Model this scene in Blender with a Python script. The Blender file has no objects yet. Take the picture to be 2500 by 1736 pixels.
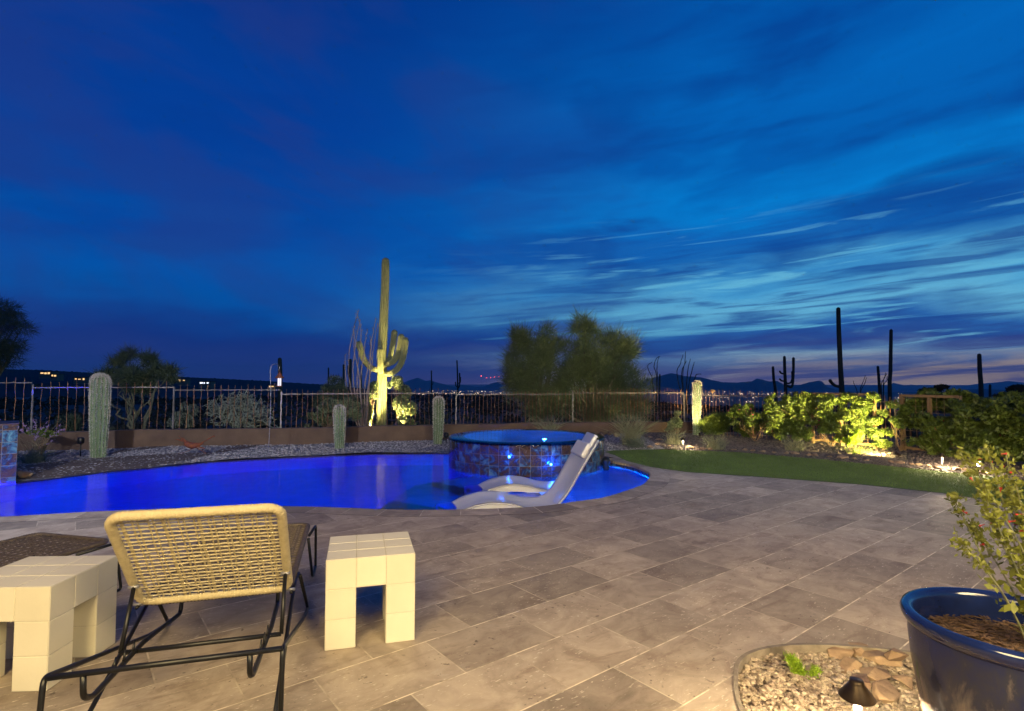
import bpy, math, random
import numpy as np
from mathutils import Vector, Matrix, noise
from mathutils.geometry import tessellate_polygon
R = math.radians
sc = bpy.context.scene
col = sc.collection

# ------------------------------------------------------------------ camera
FPX, PIT, CH = 1348.0, 0.0489, 1.3746          # focal length in photo pixels, upward pitch, height
cam_d = bpy.data.cameras.new('camera'); cam_d.sensor_width = 36; cam_d.lens = FPX/2500*36
cam_d.clip_start = .05; cam_d.clip_end = 90000
cam = bpy.data.objects.new('camera', cam_d); col.objects.link(cam)
cam.location = (0, 0, CH); cam.rotation_euler = (math.pi/2+PIT, 0, 0); sc.camera = cam

# ------------------------------------------------------------------ exposure
sc.view_settings.view_transform = 'Standard'; sc.view_settings.look = 'None'
sc.view_settings.exposure = 0; sc.view_settings.gamma = 1
sc.cycles.use_denoising = True
sc.cycles.max_bounces = 8; sc.cycles.transparent_max_bounces = 8
sc.cycles.caustics_reflective = False; sc.cycles.caustics_refractive = False
sc.cycles.sample_clamp_indirect = 4

def lin(r, g, b):
    f = lambda c: (c/255/12.92) if c/255 <= .04045 else ((c/255+.055)/1.055)**2.4
    return (f(r), f(g), f(b), 1)

# ------------------------------------------------------------------ dusk sky
world = bpy.data.worlds.new("World"); sc.world = world; world.use_nodes = True
class NT:
    def __init__(s, nt): s.nt = nt; s.L = nt.links
    def n(s, t, **kw):
        nd = s.nt.nodes.new(t)
        for k, v in kw.items():
            if k == 'i':
                for a, b in v.items():
                    if isinstance(b, bpy.types.NodeSocket): s.L.new(b, nd.inputs[a])
                    else: nd.inputs[a].default_value = b
            else: setattr(nd, k, v)
        return nd
    def m(s, op, a, b=0.0, c=None, clamp=False):
        d = {0: a, 1: b}
        if c is not None: d[2] = c
        return s.n('ShaderNodeMath', operation=op, use_clamp=clamp, i=d).outputs[0]
    def ramp(s, fac, stops, interp='LINEAR'):
        r = s.n('ShaderNodeValToRGB', i={0: fac}); cr = r.color_ramp; cr.interpolation = interp
        cr.elements[0].position = stops[0][0]; cr.elements[0].color = stops[0][1]
        cr.elements[1].position = stops[-1][0]; cr.elements[1].color = stops[-1][1]
        for p, c in stops[1:-1]: cr.elements.new(p).color = c
        return r.outputs[0]
    def mix(s, f, a, b, blend='MIX'):
        nd = s.n('ShaderNodeMix', data_type='RGBA', blend_type=blend)
        for k, v in ((0, f), (6, a), (7, b)):
            if isinstance(v, bpy.types.NodeSocket): s.L.new(v, nd.inputs[k])
            else: nd.inputs[k].default_value = v
        return nd.outputs[2]
def sm(T, x, a, b):
    return T.n('ShaderNodeMapRange', interpolation_type='SMOOTHSTEP', i={0: x, 1: a, 2: b, 3: 0.0, 4: 1.0}).outputs[0]
def build_sky():
    nt = world.node_tree; nt.nodes.clear(); T = NT(nt)
    g = T.n('ShaderNodeTexCoord').outputs['Generated']
    sp = T.n('ShaderNodeSeparateXYZ', i={0: g}); x, y, z = sp.outputs
    el = T.m('MULTIPLY', T.m('ARCSINE', z), 57.2958)            # degrees above the horizon
    az = T.m('MULTIPLY', T.m('ARCTAN2', x, y), 57.2958)         # degrees right of the view axis
    P = lambda d, *c: (d/45, lin(*c))
    def streak(sx, sy, rot, off, det, dist, rough=.55):          # sideways drawn noise over azimuth / elevation in degrees
        c = T.n('ShaderNodeCombineXYZ', i={0: az, 1: el, 2: float(off)}).outputs[0]
        rt = T.n('ShaderNodeVectorRotate', rotation_type='Z_AXIS', i={'Vector': c, 'Angle': R(-rot)}).outputs[0]
        mp = T.n('ShaderNodeMapping', i={0: rt, 3: (1/sx, 1/sy, 1)}).outputs[0]
        return T.n('ShaderNodeTexNoise', i={'Vector': mp, 'Scale': 1.0, 'Detail': det, 'Distortion': dist, 'Roughness': rough}).outputs[0]
    hi = sm(T, el, 1.0, 12.0)
    nw = streak(26, 6.5, 2, 2.3, 4, .25); nw2 = streak(11, 2.2, 6, 7.7, 5, .5)
    wl = T.m('ADD', T.m('MULTIPLY', T.m('SUBTRACT', nw, .5), T.m('MULTIPLY_ADD', hi, 13.0, 3.0)), T.m('MULTIPLY', T.m('SUBTRACT', nw2, .5), T.m('MULTIPLY_ADD', hi, 4.0, 1.6)))
    e = T.m('DIVIDE', T.m('MAXIMUM', T.m('ADD', el, wl), 0), 45, clamp=True)
    left = T.ramp(e, [P(0, 54, 52, 116), P(1.5, 34, 50, 124), P(4, 12, 50, 130), P(7, 0, 84, 168), P(11, 0, 86, 174), P(17, 2, 70, 160), P(24, 2, 62, 152), P(32, 2, 54, 140), P(45, 0, 44, 128)])
    right = T.ramp(e, [P(0, 134, 118, 144), P(1.2, 92, 100, 154), P(2.4, 106, 146, 190), P(3.4, 36, 74, 150), P(4.4, 40, 104, 178), P(6.4, 104, 188, 226), P(9.0, 72, 162, 216), P(12, 22, 106, 184), P(14, 12, 102, 186), P(17, 0, 126, 210), P(21, 0, 94, 178), P(27, 0, 102, 188), P(33, 0, 82, 166), P(45, 0, 60, 144)])
    f = sm(T, T.m('ADD', az, T.m('MULTIPLY', T.m('SUBTRACT', nw, .5), 20.0)), -24.0, 24.0)
    c = T.mix(f, left, right)
    n2 = streak(13, .85, 3, 4.1, 8, .7, .56); n3 = streak(17, 4.2, 3, 9.4, 7, .5, .54); n4 = streak(24, 9, -12, 15.0, 5, .5)
    lowm = T.m('SUBTRACT', 1.0, sm(T, el, 9.0, 18.0))
    # dark stratus
    c = T.mix(T.m('MULTIPLY', sm(T, n3, .46, .68), T.m('MULTIPLY_ADD', f, .50, .14)), c, T.mix(sm(T, el, 1.0, 6.0), lin(60, 64, 126), lin(4, 60, 142)))
    c = T.mix(T.m('MULTIPLY', T.m('MULTIPLY', sm(T, n2, .50, .66), lowm), T.m('MULTIPLY_ADD', f, .62, .10)), c, T.mix(sm(T, el, 1.5, 6.0), lin(66, 68, 132), lin(14, 64, 146)))
    # pale gaps between the clouds
    gap = T.m('MULTIPLY', T.m('MULTIPLY', sm(T, n2, .46, .33), lowm), sm(T, az, -14.0, 20.0))
    c = T.mix(T.m('MULTIPLY', gap, .85), c, T.mix(sm(T, el, .8, 4.6), lin(176, 176, 184), lin(104, 190, 226)))
    # afterglow low on the right
    glow = T.m('MULTIPLY', T.m('SUBTRACT', 1.0, sm(T, el, .8, 3.2)), sm(T, az, 18.0, 38.0))
    c = T.mix(T.m('MULTIPLY', glow, T.m('MULTIPLY_ADD', sm(T, n2, .56, .42), .75, .05)), c, lin(226, 196, 150))
    # faint violet haze patches on the left
    wis = T.m('MULTIPLY', T.m('MULTIPLY', sm(T, n4, .40, .58), T.m('SUBTRACT', 1.0, f)), .45)
    c = T.mix(wis, c, lin(36, 56, 132))
    # a few faint stars
    vo = T.n('ShaderNodeTexVoronoi', i={'Vector': g, 'Scale': 16.0}); st = T.m('MULTIPLY', T.m('LESS_THAN', vo.outputs['Distance'], .010), T.m('GREATER_THAN', T.n('ShaderNodeSeparateColor', i={0: vo.outputs['Color']}).outputs[0], .72))
    c = T.mix(T.m('MULTIPLY', st, T.m('MULTIPLY', hi, .75)), c, (.75, .8, 1, 1))
    below = T.m('LESS_THAN', el, -.2)
    c = T.mix(below, c, lin(18, 24, 52))
    bg = T.n('ShaderNodeBackground', i={'Color': c, 'Strength': 1.0})
    sky = T.n('ShaderNodeTexSky', sky_type='NISHITA', sun_disc=False)
    sky.sun_elevation = R(-5); sky.sun_rotation = R(50)
    bg2 = T.n('ShaderNodeBackground', i={'Color': sky.outputs[0], 'Strength': .05})
    ad = T.n('ShaderNodeAddShader', i={0: bg.outputs[0], 1: bg2.outputs[0]})
    o = T.n('ShaderNodeOutputWorld'); T.L.new(ad.outputs[0], o.inputs[0])
build_sky()

# ------------------------------------------------------------------ light from the house behind the camera
def lamp(kind, name, loc, power, color, size=.1, target=None, spot=60, blend=.5, parent=None):
    d = bpy.data.lights.new(name, kind); d.energy = power; d.color = color
    if kind == 'AREA': d.shape = 'DISK'; d.size = size
    else: d.shadow_soft_size = size
    if kind == 'SPOT': d.spot_size = R(spot); d.spot_blend = blend
    o = bpy.data.objects.new(name, d); col.objects.link(o); o.location = loc
    if target is not None:
        o.rotation_euler = (Vector(target)-Vector(loc)).to_track_quat('-Z', 'Y').to_euler()
    if parent: o.parent = parent; o.location = Vector(loc)-parent.location
    return o
WARM = (1, .66, .30)
lamp('AREA', 'patio_ceiling_light', (-1.4, -1.2, 3.2), 345, (1, .75, .33), 2.4, (-.4, 3.5, 0))
lamp('AREA', 'patio_ceiling_light', (2.4, -1.2, 3.2), 400, (1, .77, .38), 2.4, (2.0, 4.5, 0))
lamp('SPOT', 'eave_floodlight', (-3.4, -1.2, 3.4), 4200, (.84, .88, 1), .15, (-7.2, 13, .4), 56, 1.0)
lamp('SPOT', 'eave_floodlight', (4.2, -1.4, 3.4), 3000, (.96, .95, .80), .15, (3.2, 15, 1.4), 52, 1.0)

# ------------------------------------------------------------------ helpers
def P(px, py, z=0.0):                                         # photo pixel -> point on the plane at height z
    u = (px-1250)/FPX; v = (868-py)/FPX
    d = Vector((u, math.cos(PIT)-v*math.sin(PIT), math.sin(PIT)+v*math.cos(PIT)))
    t = (z-CH)/d.z
    return Vector((d.x*t, d.y*t, z))
def Q(px, py, y):                                             # photo pixel -> point at depth y
    u = (px-1250)/FPX; v = (868-py)/FPX
    d = Vector((u, math.cos(PIT)-v*math.sin(PIT), math.sin(PIT)+v*math.cos(PIT)))
    t = y/d.y
    return Vector((d.x*t, y, CH+d.z*t))

class MB:
    def __init__(s): s.v = []; s.f = []; s.uv = {}
    def add(s, vs, fs):
        b = len(s.v); s.v.extend([tuple(p) for p in vs]); s.f.extend([tuple(b+i for i in f) for f in fs]); return s
    def box(s, c, d, rz=0):
        cx, cy, cz = c; a, b, h = d[0]/2, d[1]/2, d[2]/2; cr, sr = math.cos(rz), math.sin(rz)
        vs = [(cx+x*cr-y*sr, cy+x*sr+y*cr, cz+z) for z in (-h, h) for x, y in ((-a, -b), (a, -b), (a, b), (-a, b))]
        return s.add(vs, [(3, 2, 1, 0), (4, 5, 6, 7), (0, 1, 5, 4), (1, 2, 6, 5), (2, 3, 7, 6), (3, 0, 4, 7)])
    def tube(s, pts, rad, n=8, closed=False, prof=None, cap=True):
        pts = [Vector(p) for p in pts]; k = len(pts)
        if not hasattr(rad, '__len__'): rad = [rad]*k
        tans = []
        for i in range(k):
            if closed: t = pts[(i+1) % k]-pts[i-1]
            else: t = pts[min(i+1, k-1)]-pts[max(i-1, 0)]
            tans.append(t.normalized() if t.length > 1e-9 else Vector((0, 0, 1)))
        t0 = tans[0]; nrm = t0.orthogonal().normalized()
        if abs(t0.z) > .8: nrm = (Vector((1, 0, 0))-t0*t0.x).normalized()
        vs = []
        for i in range(k):
            t = tans[i]; nrm = nrm-t*nrm.dot(t)
            nrm = nrm.normalized() if nrm.length > 1e-6 else t.orthogonal().normalized()
            bi = t.cross(nrm)
            for j in range(n):
                a = 2*math.pi*j/n; q = rad[i]*(prof[j] if prof else 1)
                vs.append(pts[i]+nrm*(math.cos(a)*q)+bi*(math.sin(a)*q))
        fs = []
        for i in range(k if closed else k-1):
            for j in range(n):
                a, b = i*n+j, i*n+(j+1) % n; c, d = ((i+1) % k)*n+(j+1) % n, ((i+1) % k)*n+j
                fs.append((a, b, c, d))
        if cap and not closed:
            fs.append(tuple(range(n-1, -1, -1))); fs.append(tuple((k-1)*n+j for j in range(n)))
        return s.add(vs, fs)
    def lathe(s, prof, c=(0, 0, 0), n=48):
        vs = [(c[0]+r*math.cos(2*math.pi*j/n), c[1]+r*math.sin(2*math.pi*j/n), c[2]+z) for r, z in prof for j in range(n)]
        fs = [(i*n+j, i*n+(j+1) % n, (i+1)*n+(j+1) % n, (i+1)*n+j) for i in range(len(prof)-1) for j in range(n)]
        return s.add(vs, fs)
    def poly(s, loops, z):                                    # flat polygon with holes, facing up
        L = [[Vector((p[0], p[1], 0)) for p in lp] for lp in loops]
        flat = [p for lp in L for p in lp]
        tr = tessellate_polygon(L); fs = []
        for a, b, c in tr:
            n = (flat[b]-flat[a]).cross(flat[c]-flat[a]).z
            fs.append((a, b, c) if n > 0 else (a, c, b))
        return s.add([(p.x, p.y, z) for p in flat], fs)
    def build(s, name, mat, parent=None, smooth=False, local=False):
        me = bpy.data.meshes.new(name)
        off = Vector((0, 0, 0))
        if parent is not None and not local:
            q = parent
            while q is not None: off += q.location; q = q.parent
        me.from_pydata([(p[0]-off.x, p[1]-off.y, p[2]-off.z) for p in s.v], [], s.f)
        if smooth: me.polygons.foreach_set('use_smooth', [True]*len(me.polygons))
        me.materials.append(mat); me.update()
        o = bpy.data.objects.new(name, me); col.objects.link(o)
        if parent is not None: o.parent = parent
        return o
def fastmesh(name, V, nper, mat, parent=None):                # many separate n-gons from a numpy array
    V = np.asarray(V, dtype=np.float32).reshape(-1, 3)
    if parent is not None:
        off = Vector((0, 0, 0)); q = parent
        while q is not None: off += q.location; q = q.parent
        V = V-np.array(off, dtype=np.float32)
    me = bpy.data.meshes.new(name); n = len(V)//nper
    me.vertices.add(len(V)); me.vertices.foreach_set('co', V.ravel())
    me.loops.add(len(V)); me.loops.foreach_set('vertex_index', np.arange(len(V), dtype=np.int32))
    me.polygons.add(n); me.polygons.foreach_set('loop_start', np.arange(0, n*nper, nper, dtype=np.int32))
    me.materials.append(mat); me.update(calc_edges=True)
    o = bpy.data.objects.new(name, me); col.objects.link(o)
    if parent is not None: o.parent = parent
    return o
def tag(o, label=None, cat=None, group=None, kind=None):
    if label: o['label'] = label
    if cat: o['category'] = cat
    if group: o['group'] = group
    if kind: o['kind'] = kind
    return o
def empty(name, loc, label, cat, group=None):
    o = bpy.data.objects.new(name, None); col.objects.link(o); o.location = loc; o.empty_display_size = .1
    return tag(o, label, cat, group)
def struct(name, mb, mat, smooth=False): return tag(mb.build(name, mat, None, smooth), kind='structure')
def catmull(pts, sub=8):
    pts = [Vector(p) for p in pts]; out = []
    for i in range(len(pts)-1):
        p0, p1, p2, p3 = pts[max(i-1, 0)], pts[i], pts[i+1], pts[min(i+2, len(pts)-1)]
        for k in range(sub):
            t = k/sub
            out.append(.5*((2*p1)+(p2-p0)*t+(2*p0-5*p1+4*p2-p3)*t*t+(3*p1-p0-3*p2+p3)*t**3))
    out.append(pts[-1]); return out
def bevelmod(o, w, seg=2):
    m = o.modifiers.new('bevel', 'BEVEL'); m.width = w; m.segments = seg; m.limit_method = 'ANGLE'; return o

# ------------------------------------------------------------------ materials
MATS = {}
def newmat(name):
    m = bpy.data.materials.new(name); m.use_nodes = True; nt = m.node_tree; nt.nodes.clear()
    T = NT(nt); b = T.n('ShaderNodeBsdfPrincipled'); o = T.n('ShaderNodeOutputMaterial'); T.L.new(b.outputs[0], o.inputs[0])
    MATS[name] = m; return m, T, b, o
def setin(T, b, k, v):
    if isinstance(v, bpy.types.NodeSocket): T.L.new(v, b.inputs[k])
    else: b.inputs[k].default_value = v
def obj_co(T): return T.n('ShaderNodeTexCoord').outputs['Object']
def geo_co(T): return T.n('ShaderNodeNewGeometry').outputs['Position']
def nz(T, co, scale, det=4, rough=.55, dist=0, out=0):
    return T.n('ShaderNodeTexNoise', i={'Vector': co, 'Scale': scale, 'Detail': det, 'Roughness': rough, 'Distortion': dist}).outputs[out]
def simple(name, c1, c2=None, scale=8, rough=.6, metal=0, bump=0, bscale=None, island=False, trans=0, spec=.5, emit=None, es=0, coat=0):
    m, T, b, o = newmat(name)
    c1 = tuple(c1)+(1,) if len(c1) == 3 else c1
    if c2 is None: c2 = tuple(x*.7 for x in c1[:3])+(1,)
    elif len(c2) == 3: c2 = tuple(c2)+(1,)
    g = T.n('ShaderNodeNewGeometry'); co = g.outputs['Position']
    f = T.m('MULTIPLY_ADD', T.m('SUBTRACT', nz(T, co, scale), .5), 2.2, .5, clamp=True)
    if island: f = T.m('MULTIPLY_ADD', g.outputs['Random Per Island'], .55, T.m('MULTIPLY', f, .45))
    cc = T.mix(f, c2, c1); setin(T, b, 'Base Color', cc)
    b.inputs['Roughness'].default_value = rough; b.inputs['Metallic'].default_value = metal
    b.inputs['Specular IOR Level'].default_value = spec
    if coat: b.inputs['Coat Weight'].default_value = coat; b.inputs['Coat Roughness'].default_value = .08
    if bump:
        bm = T.n('ShaderNodeBump', i={'Strength': bump, 'Distance': .01, 'Height': nz(T, co, bscale or scale*4, 6)})
        setin(T, b, 'Normal', bm.outputs[0])
    if trans:
        tr = T.n('ShaderNodeBsdfTranslucent', i={'Color': cc}); mx = T.n('ShaderNodeMixShader', i={0: trans, 1: b.outputs[0], 2: tr.outputs[0]})
        T.L.new(mx.outputs[0], o.inputs[0])
    if emit: b.inputs['Emission Color'].default_value = tuple(emit)+(1,); b.inputs['Emission Strength'].default_value = es
    return m
M = MATS
simple('stucco', (.14, .088, .055), (.085, .052, .036), 3, .9, bump=.6, bscale=40)
simple('soil', (.10, .06, .04), (.035, .02, .012), 30, .95, bump=.8, bscale=120)
simple('soil_chip', (.13, .072, .038), (.025, .014, .009), 8, .85, island=True)
simple('shadow_brown', (.13, .085, .055), (.075, .045, .03), 14, .95, bump=.9, bscale=60)  # brown with the gravel's cast shadow put into the colour
simple('desert', (.05, .042, .03), (.02, .018, .013), .3, .95, bump=.5, bscale=3)
simple('desert_scrub', (.035, .042, .022), (.014, .018, .010), 3, .9, island=True)
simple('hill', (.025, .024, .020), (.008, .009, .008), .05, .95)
simple('mountain', (.022, .022, .045), (.014, .015, .035), .001, .95)  # bluish cast of distant haze put into the rock colour
simple('far_mountain', (.07, .07, .08), (.05, .05, .06), .001, .95)  # paler rock colour, more distance haze painted in
simple('black_metal', (.012, .012, .012), (.008, .008, .008), 20, .38, .3)
simple('bronze_metal', (.060, .040, .025), (.03, .02, .012), 20, .42, .7)
simple('steel', (.34, .34, .36), (.22, .21, .21), 30, .45, .6)
simple('rust', (.22, .060, .020), (.10, .028, .012), 25, .8, .1, bump=.4)
simple('fence_bar', (.34, .17, .085), (.17, .075, .035), 9, .6, .35)
simple('fence_frame', (.22, .20, .18), (.13, .105, .085), 9, .5, .45)
simple('trellis', (.30, .19, .085), (.19, .11, .05), 9, .7)
simple('rope', (.50, .42, .245), (.40, .33, .18), 40, .55, bump=.5, bscale=180)
simple('shaded_rope', (.105, .08, .058), (.05, .038, .03), 40, .6, bump=.4, bscale=180)  # same rope, the seat's dimmer light put into the colour
simple('plastic', (.72, .73, .74), (.66, .67, .69), 3, .32)
simple('cactus', (.15, .20, .10), (.085, .13, .065), 6, .7, bump=.3)
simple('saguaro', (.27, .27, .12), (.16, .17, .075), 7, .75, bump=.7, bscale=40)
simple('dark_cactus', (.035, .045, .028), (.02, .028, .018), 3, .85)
simple('spines', (.60, .56, .50), (.38, .34, .31), 20, .7, island=True)
simple('bark', (.17, .17, .09), (.10, .085, .05), 10, .85)
simple('dead_stalk', (.52, .38, .29), (.30, .22, .17), 10, .85)
simple('wood_stem', (.26, .17, .09), (.15, .095, .05), 14, .85)
simple('leaf_pale', (.19, .235, .085), (.075, .10, .04), 1.5, .6, island=True, trans=.2)
simple('leaf_dark', (.085, .12, .06), (.03, .045, .024), 1.5, .7, island=True, trans=.15)
simple('leaf_grey', (.17, .20, .145), (.08, .10, .07), 3, .7, island=True, trans=.15)
simple('leaf_green', (.16, .21, .03), (.06, .10, .014), 3, .45, island=True, trans=.3)
simple('leaf_jojoba', (.23, .27, .13), (.10, .13, .055), 3, .6, island=True, trans=.2)
simple('leaf_salvia', (.26, .28, .04), (.13, .14, .022), 5, .5, island=True, trans=.35)
simple('leaf_bright', (.33, .50, .02), (.18, .32, .012), 12, .5, island=True, trans=.35)
simple('cholla_stem', (.22, .25, .19), (.13, .15, .11), 14, .8, bump=.6)
simple('grass_stalk', (.28, .27, .15), (.12, .14, .07), 4, .8, island=True)
simple('lavender', (.30, .19, .36), (.18, .11, .24), 9, .8, island=True)
simple('pink_petal', (.55, .07, .16), (.30, .04, .10), 9, .6, island=True, trans=.3)
simple('red_petal', (.60, .07, .05), (.35, .03, .03), 9, .5, island=True, trans=.3)
simple('stones', (.50, .46, .44), (.16, .14, .135), 4, .85, island=True)
simple('warm_stones', (.52, .43, .31), (.13, .085, .06), 14, .8, island=True, bump=.3)
simple('dark_stones', (.16, .125, .11), (.05, .038, .034), 4, .9, island=True)
simple('rock', (.34, .24, .14), (.14, .08, .05), 9, .8, bump=.9, bscale=22)
simple('lip_concrete', (.26, .22, .165), (.15, .12, .09), 16, .85, bump=.5)
simple('tile_cream', (.67, .625, .48), (.56, .515, .385), 5, .42, bump=.08, bscale=60, island=True)
simple('tile_grout', (.55, .51, .40), (.46, .42, .33), 30, .9)
simple('house_wall', (.20, .15, .10), (.15, .11, .08), .5, .9)
simple('roof', (.10, .06, .045), (.06, .04, .03), .5, .9)
def emis(name, c, s):
    m, T, b, o = newmat(name); b.inputs['Base Color'].default_value = (.1, .1, .1, 1)
    b.inputs['Emission Color'].default_value = tuple(c)+(1,); b.inputs['Emission Strength'].default_value = s
emis('lit_window', (1, .62, .25), 1.3); emis('lit_white', (.80, .86, 1), 2.0); emis('city_warm', (1, .74, .46), 5); emis('red_beacon', (1, .06, .05), 9)
emis('bulb', (1, .82, .5), 28); emis('blue_bulb', (.05, .28, 1), 14); emis('post_glow', (1, .80, .52), 1.2); emis('candle', (.88, .86, 1), 1.1)

ANG = R(38.2)
def deck_material(name, coping=False):
    m, T, b, o = newmat(name)
    if coping:
        co = T.n('ShaderNodeTexCoord').outputs['UV']
    else:
        pos = geo_co(T)
        co = T.n('ShaderNodeMapping', vector_type='POINT', i={0: T.n('ShaderNodeVectorRotate', rotation_type='Z_AXIS', i={'Vector': pos, 'Angle': -ANG}).outputs[0], 1: (-1.20+.585*10, -2.248+.397*20, 0)}).outputs[0]
    W, Hh = (.40, .9) if coping else (.585, .397)
    def brick(ms, c1, c2, mo):
        return T.n('ShaderNodeTexBrick', offset=(0 if coping else .5), offset_frequency=2, squash=1, i={'Vector': co, 'Color1': c1, 'Color2': c2, 'Mortar': mo, 'Scale': 1.0, 'Mortar Size': ms, 'Mortar Smooth': .15, 'Bias': 0.0, 'Brick Width': W, 'Row Height': Hh})
    br = brick(.0042, (0, 0, 0, 1), (1, 1, 1, 1), (.5, .5, .5, 1))
    rnd = br.outputs[0]; mort = br.outputs[1]
    # travertine: clouds, long veins drawn along each tile, pits
    sh = T.n('ShaderNodeVectorMath', operation='ADD', i={0: co, 1: T.n('ShaderNodeVectorMath', operation='MULTIPLY', i={0: rnd, 1: (17., 9., 5.)}).outputs[0]}).outputs[0]
    st = T.n('ShaderNodeMapping', i={0: sh, 3: (1.0, 3.4, 1)}).outputs[0]
    vein = nz(T, st, 2.6, 9, .68, .8); cloud = nz(T, sh, 3.6, 8, .66, 1.1); fine = nz(T, sh, 38, 5, .7)
    st2 = T.n('ShaderNodeMapping', i={0: sh, 3: (1.0, 3.2, 1)}).outputs[0]
    pit = sm(T, T.n('ShaderNodeTexNoise', i={'Vector': st2, 'Scale': 24.0, 'Detail': 3, 'Roughness': .6}).outputs[0], .62, .68)
    pitm = sm(T, nz(T, sh, 2.0, 2), .40, .56)
    pitd = T.m('MULTIPLY', sm(T, nz(T, sh, 31, 3), .64, .70), sm(T, nz(T, sh, 2.6, 2), .44, .60))
    stain = sm(T, nz(T, sh, 1.7, 7, .66, .7), .54, .72)
    pit = T.m('MULTIPLY', pit, pitm)
    c = T.mix(T.m('MULTIPLY_ADD', T.m('SUBTRACT', cloud, .5), 2.6, .5, clamp=True), (.24, .19, .14, 1), (.48, .40, .31, 1))
    c = T.mix(T.m('MULTIPLY', sm(T, vein, .50, .70), .62), c, (.17, .12, .085, 1))
    c = T.mix(T.m('MULTIPLY', sm(T, vein, .42, .30), .45), c, (.44, .385, .32, 1))
    c = T.mix(T.m('MULTIPLY', stain, .55), c, (.15, .098, .062, 1))
    c = T.mix(T.m('MULTIPLY', pitd, .8), c, (.06, .042, .03, 1))
    c = T.mix(T.m('MULTIPLY', fine, .30), c, (.16, .125, .095, 1))
    rv = T.m('MULTIPLY_ADD', T.n('ShaderNodeSeparateColor', i={0: rnd}).outputs[0], .56, .68)
    c = T.mix(1.0, c, T.n('ShaderNodeCombineColor', i={0: rv, 1: rv, 2: rv}).outputs[0], 'MULTIPLY')
    c = T.mix(T.m('MULTIPLY', pit, .75), c, (.62, .54, .43, 1))
    if not coping:
        vv = T.m('FRACT', T.m('DIVIDE', T.n('ShaderNodeSeparateXYZ', i={0: co}).outputs[1], Hh)); ln_ = T.m('LESS_THAN', T.m('MINIMUM', vv, T.m('SUBTRACT', 1.0, vv)), .0115)
        mc = T.m('MULTIPLY', mort, T.m('MULTIPLY_ADD', ln_, .6, .40))
    else: mc = mort
    c = T.mix(mc, c, T.mix(sm(T, nz(T, co, 9, 3), .35, .6), (.34, .28, .20, 1), (.70, .60, .45, 1)))
    setin(T, b, 'Base Color', c)
    setin(T, b, 'Roughness', T.m('MULTIPLY_ADD', cloud, .25, .48))
    b.inputs['Specular IOR Level'].default_value = .35
    h = T.m('SUBTRACT', T.m('MULTIPLY_ADD', vein, .35, T.m('MULTIPLY', fine, .25)), T.m('ADD', T.m('MULTIPLY', mort, .5), T.m('MULTIPLY', pit, .35)))
    setin(T, b, 'Normal', T.n('ShaderNodeBump', i={'Strength': .55, 'Distance': .006, 'Height': h}).outputs[0])
deck_material('travertine'); deck_material('coping', True)

def glass_tile(name, w, h, uvmap=True):
    m, T, b, o = newmat(name)
    co = T.n('ShaderNodeTexCoord').outputs['UV']
    br = T.n('ShaderNodeTexBrick', offset=0, squash=1, i={'Vector': co, 'Color1': (0, 0, 0, 1), 'Color2': (1, 1, 1, 1), 'Mortar': (.5, .5, .5, 1), 'Scale': 1.0, 'Mortar Size': .003, 'Mortar Smooth': .1, 'Brick Width': w, 'Row Height': h})
    rnd, mort = br.outputs[0], br.outputs[1]
    sh = T.n('ShaderNodeVectorMath', operation='ADD', i={0: co, 1: T.n('ShaderNodeVectorMath', operation='MULTIPLY', i={0: rnd, 1: (11., 7., 3.)}).outputs[0]}).outputs[0]
    n1 = nz(T, sh, 5.5, 6, .62, .8); n2 = nz(T, sh, 20, 5, .6, 1.0)
    rs = T.n('ShaderNodeSeparateColor', i={0: rnd}).outputs[0]
    f = T.m('ADD', T.m('MULTIPLY_ADD', T.m('SUBTRACT', n1, .5), 2.4, .5), T.m('MULTIPLY_ADD', rs, .3, -.15), clamp=True)
    c = T.ramp(f, [(0, (.035, .02, .018, 1)), (.28, (.10, .055, .035, 1)), (.42, (.045, .030, .045, 1)), (.56, (.03, .055, .15, 1)), (.74, (.05, .16, .30, 1)), (1, (.14, .32, .42, 1))])
    c = T.mix(T.m('MULTIPLY', sm(T, n2, .52, .70), .6), c, (.20, .15, .13, 1))
    c = T.mix(mort, c, (.22, .21, .21, 1))
    setin(T, b, 'Base Color', c); b.inputs['Roughness'].default_value = .16; b.inputs['Metallic'].default_value = .25
    setin(T, b, 'Normal', T.n('ShaderNodeBump', i={'Strength': .5, 'Distance': .004, 'Height': T.m('SUBTRACT', T.m('MULTIPLY', n1, .4), mort)}).outputs[0])
glass_tile('spa_tile', .17, .17)

def water_mat(name, bscale, bstr):
    m, T, b, o = newmat(name)
    b.inputs['Base Color'].default_value = (1, 1, 1, 1); b.inputs['Transmission Weight'].default_value = 1
    b.inputs['IOR'].default_value = 1.333; b.inputs['Roughness'].default_value = .03
    co = geo_co(T); mp = T.n('ShaderNodeMapping', i={0: co, 3: (1, 1.6, 1)}).outputs[0]
    h = T.m('ADD', nz(T, mp, bscale, 3, .5, .5), T.m('MULTIPLY', nz(T, mp, bscale*4.5, 2), .22))
    setin(T, b, 'Normal', T.n('ShaderNodeBump', i={'Strength': bstr, 'Distance': .02, 'Height': h}).outputs[0])
water_mat('water', 5.5, .20); water_mat('spa_water_surface', 8, .10)
simple('plaster', (.20, .27, .62), (.12, .18, .46), 4, .8, bump=.3, bscale=30)
simple('spa_plaster', (.34, .42, .52), (.25, .33, .44), 4, .8)

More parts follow.
